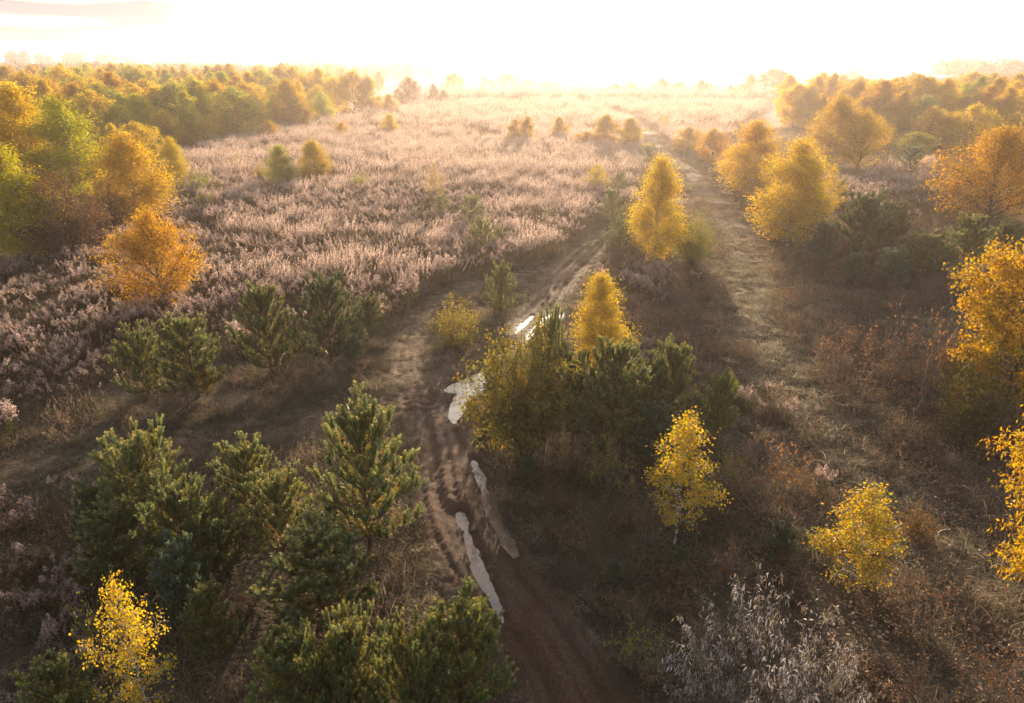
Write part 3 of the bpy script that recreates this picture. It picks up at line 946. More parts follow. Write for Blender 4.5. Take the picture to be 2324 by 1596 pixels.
def scatter(name, key, x, y, sc, rng, label, cat, zoff=0.0, tilt=.12, ids=None):
    n = len(x)
    me = bpy.data.meshes.new(name)
    me.vertices.add(n)
    z = hgt(x, y) + zoff
    me.vertices.foreach_set('co', np.stack([x, y, z], 1).astype(np.float32).ravel())
    rot = np.stack([rng.normal(0, tilt, n), rng.normal(0, tilt, n), rng.uniform(0, 2 * pi, n)], 1)
    if key == 'reed':
        rot[:, 2] = rng.normal(.3, .5, n)
    at = me.attributes.new('rot', 'FLOAT_VECTOR', 'POINT'); at.data.foreach_set('vector', rot.astype(np.float32).ravel())
    at = me.attributes.new('scl', 'FLOAT', 'POINT'); at.data.foreach_set('value', np.asarray(sc, np.float32))
    at = me.attributes.new('idx', 'INT', 'POINT'); at.data.foreach_set('value', (rng.integers(0, len(STUFF[key]), n) if ids is None else ids).astype(np.int32))
    ob = bpy.data.objects.new(name, me); COL.objects.link(ob)
    ob['kind'] = 'stuff'; ob['label'] = label; ob['category'] = cat
    if key not in GN:
        col = bpy.data.collections.new(key + ' patches')
        for o in STUFF[key]:
            col.objects.link(o)
        g = bpy.data.node_groups.new('scatter ' + key, 'GeometryNodeTree')
        g.interface.new_socket('Geometry', in_out='INPUT', socket_type='NodeSocketGeometry')
        g.interface.new_socket('Geometry', in_out='OUTPUT', socket_type='NodeSocketGeometry')
        gi = g.nodes.new('NodeGroupInput'); go = g.nodes.new('NodeGroupOutput')
        ci = g.nodes.new('GeometryNodeCollectionInfo'); ci.inputs['Collection'].default_value = col
        ci.inputs['Separate Children'].default_value = True; ci.inputs['Reset Children'].default_value = True
        ip = g.nodes.new('GeometryNodeInstanceOnPoints'); ip.inputs['Pick Instance'].default_value = True
        def attr(nm, ty):
            a = g.nodes.new('GeometryNodeInputNamedAttribute'); a.data_type = ty; a.inputs['Name'].default_value = nm
            return [o for o in a.outputs if o.enabled and o.name == 'Attribute'][0]
        g.links.new(gi.outputs[0], ip.inputs['Points']); g.links.new(ci.outputs[0], ip.inputs['Instance'])
        g.links.new(attr('idx', 'INT'), ip.inputs['Instance Index'])
        g.links.new(attr('rot', 'FLOAT_VECTOR'), ip.inputs['Rotation'])
        g.links.new(attr('scl', 'FLOAT'), ip.inputs['Scale'])
        g.links.new(ip.outputs[0], go.inputs[0])
        GN[key] = g
    md = ob.modifiers.new('scatter', 'NODES'); md.node_group = GN[key]
    return ob


# ------------------------------------------------------------------ where the ground cover grows
R0 = np.random.default_rng(7)


def samples(y0, y1, dens, grow=1.0):
    """random ground points seen by the camera (with some room around), density per m2"""
    area = .5 * ((y1 * .80 + 5) * 2 + (y0 * .80 + 5) * 2) * (y1 - y0)
    n = int(area * dens)
    y = np.sqrt(R0.uniform(y0 * y0, y1 * y1, n)); x = R0.uniform(-1, 1, n) * (y * .80 + 5)
    return x, y


def inside(poly, px, py):
    return poly_sd(poly, px, py) < 0


Z_GOLD = [(-400, 560), (150, 590), (300, 540), (440, 470), (430, 420), (720, 410), (820, 440), (1100, 420), (1350, 420), (1450, 470), (1380, 520), (1330, 545), (1180, 605), (1000, 650), (940, 690),
          (880, 745), (720, 790), (560, 800), (420, 770), (300, 800), (330, 870), (180, 930), (80, 985), (-200, 1010), (-500, 1010)]
Z_GOLD2 = [(-400, 1080), (180, 1075), (250, 1180), (230, 1330), (220, 1450), (130, 1600), (-100, 1800), (-500, 1700)]
Z_GOLD3 = [(1350, 590), (1500, 610), (1560, 640), (1500, 700), (1420, 700), (1330, 660)]
Z_GOLD4 = [(1870, 430), (2120, 395), (2130, 450), (2060, 500), (1930, 500), (1870, 470)]
Z_GOLD5 = [(1640, 890), (1760, 900), (1800, 1000), (1720, 1000), (1640, 960)]
Z_REED = [(390, 380), (520, 330), (720, 300), (930, 255), (950, 225), (1760, 215), (1740, 250), (1620, 330), (1500, 345), (1440, 300), (1460, 420), (1380, 450), (1100, 440), (800, 440), (600, 420), (430, 420)]
Z_REED2 = [(1990, 395), (2120, 385), (2100, 440), (2000, 430)]

pts = []
# --- goldenrod
xs, ys, ss = [], [], []
for (y0, y1, d, s) in ((8, 30, 3.4, 1.0), (30, 50, 2.7, 1.08), (50, 85, 1.7, 1.25)):
    x, y = samples(y0, y1, d)
    px, py, _ = pix(x, y)
    nz = fbm(x * .55, y * .55, 50) + R0.normal(0, .07, len(x))
    m = np.zeros(len(x), bool)
    for Z, k in ((Z_GOLD, .66), (Z_GOLD2, .56), (Z_GOLD3, .6), (Z_GOLD4, .8), (Z_GOLD5, .33)):
        m |= inside(Z, px + R0.normal(0, 28, len(x)), py + R0.normal(0, 12, len(x))) & (nz < k)
    m &= road_margin(x, y) > .55
    x, y = x[m], y[m]
    xs.append(x); ys.append(y); ss.append(R0.uniform(.6, 1.1, len(x)) * s * (.65 + .7 * fbm(x * .8, y * .8, 91, 2)))
xs = np.concatenate(xs); ys = np.concatenate(ys)
wd = fbm(xs * .3, ys * .3, 111, 3) + R0.normal(0, .06, len(xs))           # drifts of other weeds
ids = np.where(wd > .52, R0.integers(3, 6, len(xs)), R0.integers(0, 4, len(xs)))
scatter('goldenrod_meadow', 'goldenrod', xs, ys, np.concatenate(ss), R0,
        'frosted pinkish goldenrod plumes filling the meadow', 'wildflowers', ids=ids)
# --- reeds
xs, ys, ss = [], [], []
for (y0, y1, d, s) in ((34, 70, 1.6, .95), (70, 120, 1.0, 1.25), (120, 200, .35, 1.7), (200, 420, .07, 3.0)):
    x, y = samples(y0, y1, d)
    px, py, _ = pix(x, y)
    nz = fbm(x * .22, y * .22, 60)
    m = (inside(Z_REED, px, py + R0.normal(0, 5, len(x))) | inside(Z_REED2, px, py)) & (nz > .30)
    m |= inside(Z_GOLD, px, py) & (nz > .60) & (py < 700)
    m &= road_margin(x, y) > .5
    xs.append(x[m]); ys.append(y[m]); ss.append(R0.uniform(.75, 1.2, m.sum()) * s)
scatter('reed_grass', 'reed', np.concatenate(xs), np.concatenate(ys), np.concatenate(ss), R0,
        'pale feathery reed grass standing in the far meadow', 'grass')
# --- dry grass everywhere else
x, y = samples(8, 62, 2.6)
px, py, _ = pix(x, y)
ed = road_margin(x, y)
td, _, tw, _ = tdist(TRAIL, x, y)
m = (ed > .35) & (td - tw > -.35)
gz = inside(Z_GOLD, px, py)
m &= ~gz | (fbm(x * .55, y * .55, 50) > .5)
x, y = x[m], y[m]
nz = fbm(x * .5, y * .5, 71)
h = nz > .5
scatter('dry_grass', 'dry', x[~h], y[~h], R0.uniform(.6, 1.15, (~h).sum()), R0, 'tangled brown dry grass beside the tracks', 'grass')
far_r = pix(x, y)[0] > 1350
k = h & (far_r | (R0.random(len(x)) < .5))
scatter('dead_herbs', 'herb', x[k], y[k], R0.uniform(.5, 1.0, k.sum()), R0, 'withered brown herbs and twigs among the grass', 'undergrowth')
for s in range(3):
    rng = np.random.default_rng(340 + s); bag = Bag()
    for i in range(26):
        c_ = np.append(rng.uniform(-.6, .6, 2), .0); r_ = rng.uniform(.008, .035) * (1 + (rng.random() > .93))
        v = np.array([(1, 0, 0), (-1, 0, 0), (0, 1, 0), (0, -1, 0), (0, 0, .8), (0, 0, -.8)]) * rng.uniform(.6, 1.3, (6, 1)) * r_ + c_
        bag.add(v, [(4, 0, 2, 2), (4, 2, 1, 1), (4, 1, 3, 3), (4, 3, 0, 0), (5, 2, 0, 0), (5, 1, 2, 2), (5, 3, 1, 1), (5, 0, 3, 3)], np.array([.17, .11, .08]) * rng.uniform(.5, 1.8))
    proto('clods', bag.mesh('patch', M['litter']))
for s in range(5):
    rng = np.random.default_rng(350 + s); bag = Bag()
    n = 200; P = rng.uniform(-.5, .5, (n, 3)); P[:, 2] = 0
    D = rng.normal(0, .8, (n, 3)); D[:, 2] = .7; D[:, 0] += .4
    pal = np.array([(.52, .43, .30), (.58, .50, .40), (.36, .33, .18), (.36, .26, .18)])
    bag.blades(P, D, rng.uniform(.15, .42, n), rng.uniform(.008, .014, n), rng.uniform(.8, 2.4, n), pal[rng.integers(0, 4, n)] * rng.uniform(.6, 1.2, (n, 1)), rng, 3)
    proto('straw', bag.mesh('patch', M['dry']))
x, y = samples(8, 58, 6)
ed = road_margin(x, y, [TRACK_MAIN, TRACK_WEST])
m = (ed < .25)
for _, P, _l in PW:
    m &= poly_sd(P, x, y) > .3
x, y = x[m], y[m]
ob = scatter('clods', 'clods', x, y, R0.uniform(.6, 1.2, len(x)), R0, 'small stones and clods of earth lying on the dirt track', 'stones', tilt=.02)
zz = track_z(x, y)
ob.data.vertices.foreach_set('co', np.stack([x, y, zz + .005], 1).astype(np.float32).ravel())
x, y = samples(8, 66, 5)
td, _, tw, _ = tdist(TRAIL, x, y)
m = ((td - tw) < .3 + R0.normal(0, .3, len(x))) & (road_margin(x, y) > .2)
x, y = x[m], y[m]
scatter('trail_grass', 'straw', x, y, R0.uniform(.6, 1.2, len(x)), R0, 'flattened straw coloured grass on the trail at the right', 'grass')
x, y = samples(8, 40, 13)
d_, o_, w_, _ = tdist(TRACK_LEFT, x, y)
dw_, ow_, ww_, _ = tdist(TRACK_WEST, x, y)
m = ((d_ - w_ < .2 + R0.normal(0, .2, len(x))) | ((dw_ < ww_) & (R0.random(len(x)) < .5))) & (tdist(TRACK_MAIN, x, y)[0] > 1.5)
x, y = x[m], y[m]
scatter('track_grass', 'straw', x, y, R0.uniform(.3, .5, len(x)), R0, 'pale trodden grass on the two side tracks', 'grass')
x, y = samples(8, 40, 5)
ed = road_margin(x, y, [TRACK_MAIN]); dd_, oo_, ww_, _ = tdist(TRACK_MAIN, x, y)
m = (ed > -.1) & (ed < 1.0 + R0.normal(0, .35, len(x))) & (oo_ > -9) & (road_margin(x, y, [TRACK_WEST, TRACK_LEFT]) > 0)
x, y = x[m], y[m]
scatter('edge_grass', 'straw', x, y, R0.uniform(.35, .7, len(x)), R0, 'frosted pale grass along both edges of the dirt track', 'grass')
# farther wood floors
x, y = samples(60, 130, .5)
px, py, _ = pix(x, y)
m = (road_margin(x, y) > .5) & ((px < 420) | (px > 1480)) & ~inside(Z_REED, px, py)
scatter('wood_floor_grass', 'dry', x[m], y[m], R0.uniform(1.2, 2.2, m.sum()), R0, 'brown grass on the floor of the birch woods', 'grass')
# --- verge and trail
x, y = samples(8, 60, 9)
ed = road_margin(x, y)
td, _, tw, _ = tdist(TRAIL, x, y)
md, mo, mw, _ = tdist(TRACK_MAIN, x, y)
lm = tdist(TRACK_LEFT, x, y)
wv = fbm(x * .9, y * .9, 77)
m = ((ed > -.15) & (ed < 1.1)) | ((td - tw) < .4) | ((ed <= -.15) & (wv > .56) & (lm[0] < lm[2]) & (md > mw)) | ((np.abs(mo) < .3) & (md < mw) & (y > 22) & (wv > .5))
m &= ~(((td - tw) < .4) & (R0.random(len(x)) < .6))
for _, P, _l in PW:
    m &= poly_sd(P, x, y) > .15
x, y = x[m], y[m]
scatter('verge_grass', 'verge', x, y, R0.uniform(.6, 1.2, len(x)), R0, 'short frosted grass along the verges and the grassy trail', 'grass')
x, y = samples(58, 120, 2.0)
ed = road_margin(x, y, [TRACK_FAR])
m = (ed < 1.0) & ((ed > -.5) | (R0.random(len(x)) < .45))
scatter('path_grass', 'verge', x[m], y[m], R0.uniform(1.0, 1.9, m.sum()), R0, 'trodden short grass on the sandy far path', 'grass')
# --- litter
x, y = samples(8, 40, 2.2)
px, py, _ = pix(x, y)
m = (px > 1850 + R0.normal(0, 90, len(x))) & (py > 800) & (tdist(TRAIL, x, y)[0] > .5)
x, y = x[m], y[m]
scatter('fallen_leaves', 'litter', x, y, R0.uniform(.7, 1.2, len(x)), R0, 'fallen brown leaves under the gold trees at the right edge', 'leaves')

# ------------------------------------------------------------------ things: trees, pines, shrubs
LEAFC = dict(yellow=(.69, .485, .035), gold=(.65, .42, .035), orange=(.58, .32, .03), olive=(.38, .36, .05), lime=(.54, .48, .03), brown=(.25, .14, .06),
             rust=(.22, .125, .065), dark=(.16, .13, .03), pale=(.55, .40, .14), amber=(.58, .38, .03))
PINEC = dict(green=(.18, .195, .06), olive=(.215, .23, .075), blue=(.13, .18, .11), gold=(.28, .22, .07), dark=(.11, .135, .05))
COUNT = {}


def thing(name, key, px, py, top, wpx, color, label, cat, group=None, var=None, rot=None, hmin=None):
    x, y = ground(px, py); x = float(x); y = float(y)
    h = height_at(x, y, top)
    d = pix(x, y, h * .5)[2]
    R = wpx * d / FPX * .5
    ps = PROTO[key]
    COUNT[key] = COUNT.get(key, 0) + 1
    p = ps[(COUNT[key] if var is None else var) % len(ps)]
    r = random.Random(int(px * 7 + py * 13 + top))
    root = bpy.data.objects.new(name, None)
    root.empty_display_size = .3
    COL.objects.link(root)
    root.location = (x, y, float(hgt(x, y)) - .03)
    root.rotation_euler = (0, 0, r.uniform(0, 6.28) if rot is None else rot)
    sx = R / (p['R'] * 1.0)
    root.scale = (sx, sx, h / p['H'])
    root['label'] = label; root['category'] = cat
    if group:
        root['group'] = group
    c = color if isinstance(color, tuple) else (PINEC if key.startswith('pine') else LEAFC)[color]
    for nm, me in p['parts']:
        o = bpy.data.objects.new(nm, me); COL.objects.link(o); o.parent = root
        if nm == 'crown':
            o.color = (*c, 1)
    return root


B, PN, SH = 'birch_tree', 'pine_tree', 'shrub'
# --- deciduous, nearest first
for a in [
    (B, 'birch_near', 345, 1650, 1295, 160, 'yellow', 'small yellow birch at the bottom left in front of the dark pines', 'tree', 0),
    (B, 'birch_near', 1530, 1235, 925, 170, 'yellow', 'slim yellow birch with a thin white trunk right of the olive shrub', 'tree', 2),
    (B, 'birch_near', 1925, 1345, 1090, 180, 'gold', 'small leaning birch of green and orange leaves above the frosted shrub', 'tree', 1),
    (B, 'birch_full', 1360, 850, 615, 135, 'yellow', 'bright yellow pointed birch behind the central dark pines', 'tree', 0),
    (B, 'birch_full', 1482, 605, 352, 128, 'yellow', 'tall glowing yellow birch at the bend of the dirt track', 'tree', 1),
    (SH, 'willow_bush', 1568, 605, 475, 105, 'olive', 'dim olive round bush hugging the glowing birch', 'bush', 1),
    (SH, 'olive_shrub', 1190, 1045, 738, 262, (.20, .18, .04), 'big olive shrub with hanging leaves beside the forked puddle', 'bush', 0),
    (SH, 'small_bush', 1040, 790, 662, 122, (.36, .27, .05), 'low yellowish bush on the island between the tracks', 'bush', 0),
    (SH, 'round_full', 376, 715, 470, 200, (.66, .36, .03), 'orange egg-shaped willow bush alone in the goldenrod', 'bush', 0),
    ('gold_tree', 'big_gold', 2265, 985, 500, 320, 'gold', 'gold tree with loose open crown on the right edge', 'tree', 0),
    ('gold_tree', 'big_gold', 2350, 1370, 800, 340, 'gold', 'gold tree with long narrow leaves low on the right edge', 'tree', 1),
    (SH, 'round_full', 2230, 515, 280, 265, (.62, .35, .03), 'broad rounded orange tree in the right meadow corner', 'tree', 1),
    (B, 'birch_full', 1788, 560, 312, 185, 'gold', 'broad golden birch right of the sandy path', 'tree', 2),
    (B, 'birch_full', 1705, 455, 268, 155, 'gold', 'hazy golden birch on the right bank of the sandy path', 'tree', 0),
    (B, 'birch_full', 1885, 380, 215, 130, 'gold', 'tall golden birch left half of a pair behind the dark pines', 'tree', 1),
    (SH, 'round_full', 1945, 388, 245, 125, 'gold', 'round amber tree right half of a pair behind the dark pines', 'tree', 0),
    (B, 'birch_near', 1872, 500, 375, 62, 'gold', 'slender gold sapling between the broad birch and the pines', 'tree', 0),
    (SH, 'frost_shrub', 1705, 1640, 1345, 420, (.62, .58, .60), 'wide shrub with frosted white narrow leaves at the bottom right', 'bush', 0),
    (SH, 'twig_shrub', 1725, 1165, 965, 210, 'brown', 'bare twiggy shrub with few leaves right of the slim birch', 'bush', 0),
    (SH, 'twig_shrub', 1375, 1120, 965, 130, 'olive', 'small twiggy shrub in the shade below the central pines', 'bush', 1),
    (SH, 'twig_shrub', 222, 1510, 1335, 110, 'olive', 'thin twiggy shrub beside the small yellow birch bottom left', 'bush', 0),
    (SH, 'twig_shrub', 1535, 695, 622, 100, 'rust', 'reddish brown bush in the dry grass past the yellow birch', 'bush', 1),
    (SH, 'twig_shrub', 2010, 880, 668, 150, 'rust', 'tall rusty brown thicket left of the gold tree', 'bush', 1),
    (SH, 'twig_shrub', 2105, 930, 690, 140, 'brown', 'brown thicket under the gold tree with thin grey stems', 'bush', 0),
    (SH, 'twig_shrub', 1900, 850, 720, 130, 'rust', 'low rusty thicket at the edge of the grassy trail', 'bush', 0),
    (SH, 'small_bush', 2190, 1010, 760, 150, 'dark', 'dark olive bush in the shade of the gold tree', 'bush', 0),
    ('bare_sapling', 'bare_sapling', 1586, 500, 385, 30, 'brown', 'thin leafless sapling leaning over the sandy path', 'tree', 0),
    ('bare_sapling', 'bare_sapling', 2075, 960, 690, 60, 'brown', 'tall thin bare stem standing in the rusty thicket', 'tree', 0),
    # left group
    (B, 'birch_full', 60, 600, 320, 170, 'lime', 'green and yellow birch with a white trunk on the left edge', 'tree', 0),
    (SH, 'willow_bush', 165, 590, 375, 210, 'brown', 'brown thicket between the left edge birch and the orange bush', 'bush', 0),
    (B, 'birch_full', 320, 515, 300, 180, 'gold', 'green topped golden birch behind the orange willow bush', 'tree', 1),
    (SH, 'willow_bush', 250, 545, 405, 110, 'rust', 'rusty bush between the brown thicket and golden birch', 'bush', 1),
    (B, 'birch_full', 180, 470, 215, 170, 'lime', 'large lime and yellow birch above the brown thicket', 'tree', 2),
    (B, 'birch_full', 80, 470, 185, 190, 'yellow', 'largest yellow birch of the left foreground trees', 'tree', 0),
    (B, 'birch_full', -10, 480, 250, 160, 'gold', 'shaded gold birch cut off by the left edge', 'tree', 1),
    (B, 'birch_full', 402, 430, 310, 70, 'yellow', 'narrow yellow birch right of the golden birch group', 'tree', 2),
    (SH, 'small_bush', 460, 450, 385, 80, 'olive', 'olive bush at the foot of the narrow yellow birch', 'bush', 0),
    (B, 'birch_full', 645, 430, 325, 80, 'olive', 'olive birch left half of the pair in the meadow', 'tree', 0),
    (B, 'birch_full', 718, 412, 312, 82, 'yellow', 'yellow birch right half of the pair in the meadow', 'tree', 1),
    (SH, 'small_bush', 540, 395, 350, 62, 'amber', 'orange dome shaped bush in front of the left wood', 'bush', 0),
    (SH, 'small_bush', 595, 420, 360, 50, 'amber', 'small orange bush touching the olive birch of the pair', 'bush', 0),
    (B, 'birch_near', 988, 470, 365, 46, 'pale', 'thin pale orange sapling alone in the meadow', 'tree', 0),
    (SH, 'small_bush', 820, 440, 385, 50, 'olive', 'faint yellow green bush in the mid meadow', 'bush', 0),
    (B, 'birch_near', 1355, 440, 368, 62, 'yellow', 'small yellow birch in the glare left of the pines', 'tree', 1),
    (SH, 'small_bush', 1312, 440, 400, 40, 'amber', 'little orange bush left of the small glaring birch', 'bush', 0),
    (SH, 'frost_shrub', 1605, 1640, 1435, 260, (.50, .46, .47), 'smaller frosted shrub at the left foot of the wide frosted shrub', 'bush', 0),
    (SH, 'frost_shrub', 1840, 1670, 1455, 240, (.55, .50, .50), 'smaller frosted shrub at the right foot of the wide frosted shrub', 'bush', 0),
    (SH, 'twig_shrub', 1640, 1110, 985, 130, 'olive', 'thin olive twiggy shrub between the slim birch and lit pine', 'bush', 1),
    (SH, 'twig_shrub', 1800, 1120, 1000, 120, 'brown', 'small brown twiggy shrub left of the green goldenrod clump', 'bush', 1),
    (SH, 'twig_shrub', 1470, 1230, 1120, 120, 'rust', 'low rusty twiggy shrub left of the slim birch trunk', 'bush', 0),
    (SH, 'twig_shrub', 1650, 1330, 1210, 150, 'brown', 'tangled brown shrub in the shade above the frosted shrubs', 'bush', 1),
    (SH, 'small_bush', 2080, 1220, 1120, 90, 'brown', 'brown bush between the leaning birch and right edge', 'bush', 0),
    (SH, 'twig_shrub', 2090, 1420, 1270, 160, 'rust', 'rusty twiggy shrub right of the leaning birch', 'bush', 0),
    (SH, 'twig_shrub', 2060, 1640, 1480, 200, 'brown', 'brown twiggy shrub at the bottom edge right of the frosted shrubs', 'bush', 1),
    (SH, 'twig_shrub', 1440, 1520, 1400, 140, 'olive', 'thin olive shrub on the grassy bank right of the track bottom', 'bush', 0),
    (SH, 'twig_shrub', 2250, 1600, 1440, 190, 'rust', 'rusty twiggy shrub in the bottom right corner', 'bush', 1),
    (SH, 'small_bush', 1650, 900, 840, 60, 'olive', 'small olive bush right of the lit pine by the trail', 'bush', 0),
    (SH, 'twig_shrub', 1480, 760, 690, 90, 'brown', 'brown twiggy shrub right of the bright yellow pointed birch', 'bush', 0),
    (SH, 'twig_shrub', 1800, 700, 630, 100, 'brown', 'brown twiggy shrub on the right side of the upper trail', 'bush', 1),
    (B, 'birch_full', 682, 300, 212, 78, 'yellow', 'pointed yellow birch standing out at the right front of the left wood', 'tree', 0),
    (B, 'birch_full', 530, 322, 243, 66, 'yellow', 'slim pale yellow birch in front of the left wood', 'tree', 1),
    (SH, 'round_full', 447, 335, 252, 118, 'yellow', 'broad yellow bush in front of the left wood', 'bush', 0),
    (SH, 'round_full', 615, 325, 272, 48, 'gold', 'small gold bush between the slim and the pointed yellow birches', 'bush', 1),
    (B, 'birch_full', 735, 290, 205, 60, 'lime', 'yellow green birch right of the pointed yellow birch', 'tree', 2),
    (SH, 'round_full', 350, 350, 290, 75, 'olive', 'olive bush at the left front of the left wood', 'bush', 0),
    (SH, 'small_bush', 470, 475, 430, 45, 'lime', 'small green bush at the meadow edge below the narrow yellow birch', 'bush', 0),
    (SH, 'small_bush', 770, 600, 560, 40, 'olive', 'small olive bush among the goldenrod above the dark pine row', 'bush', 0),
    (SH, 'small_bush', 905, 575, 540, 38, 'dark', 'dark green bush in the goldenrod left of the spiky meadow pine', 'bush', 0),
    (SH, 'small_bush', 600, 520, 490, 34, 'gold', 'tiny gold bush in the goldenrod right of the dark little pine', 'bush', 0),
    (SH, 'small_bush', 1240, 510, 475, 36, 'olive', 'small olive bush in the goldenrod left of the hazy slope pine', 'bush', 0),
    (SH, 'small_bush', 1195, 405, 375, 30, 'amber', 'tiny amber bush in the reeds below the two hazy orange trees', 'bush', 0),
    (B, 'birch_far', 1168, 335, 268, 42, 'amber', 'left one of two hazy orange trees in the glare', 'tree', 0),
    (B, 'birch_far', 1196, 335, 262, 45, 'amber', 'right one of two hazy orange trees in the glare', 'tree', 1),
    (B, 'birch_far', 1268, 325, 262, 50, 'amber', 'lone hazy sapling between the orange pairs in the glare', 'tree', 2),
    (B, 'birch_far', 1372, 345, 262, 70, 'amber', 'left tree of the glowing clump beside the path', 'tree', 1),
    (B, 'birch_far', 1428, 350, 268, 80, 'amber', 'right tree of the glowing clump beside the path', 'tree', 3),
    (SH, 'round_far', 1330, 345, 300, 70, 'orange', 'low orange bush left of the glowing clump', 'bush', 0),
    (B, 'birch_near', 1508, 300, 260, 28, 'yellow', 'tiny yellow sapling right of the far path', 'tree', 0),
    (SH, 'round_far', 1560, 345, 285, 70, 'amber', 'hazy orange bush first right of the far path', 'bush', 0),
    (SH, 'round_far', 1615, 375, 290, 70, 'orange', 'hazy orange bush second right of the far path', 'bush', 1),
    (SH, 'round_far', 1660, 420, 330, 70, 'amber', 'orange bush tucked beside the hazy golden birch', 'bush', 0),
    (SH, 'round_far', 2070, 365, 300, 110, 'olive', 'grey green willow bush between amber and orange trees', 'bush', 1),
    (B, 'birch_full', 885, 312, 255, 48, 'yellow', 'small yellow birch at the tip of the left wood', 'tree', 0),
    (SH, 'round_far', 778, 322, 278, 38, 'gold', 'tiny gold bush out in the meadow before the left wood', 'bush', 0),
    (SH, 'round_far', 845, 268, 222, 60, 'gold', 'gold tree left in the clump at the tip of the left wood', 'tree', 0),
    (B, 'birch_far', 885, 270, 215, 40, 'amber', 'amber tree right in the clump at the tip of the left wood', 'tree', 0),
]:
    thing(a[0], a[1], *a[2:6], a[6], a[7], a[8], var=a[9])

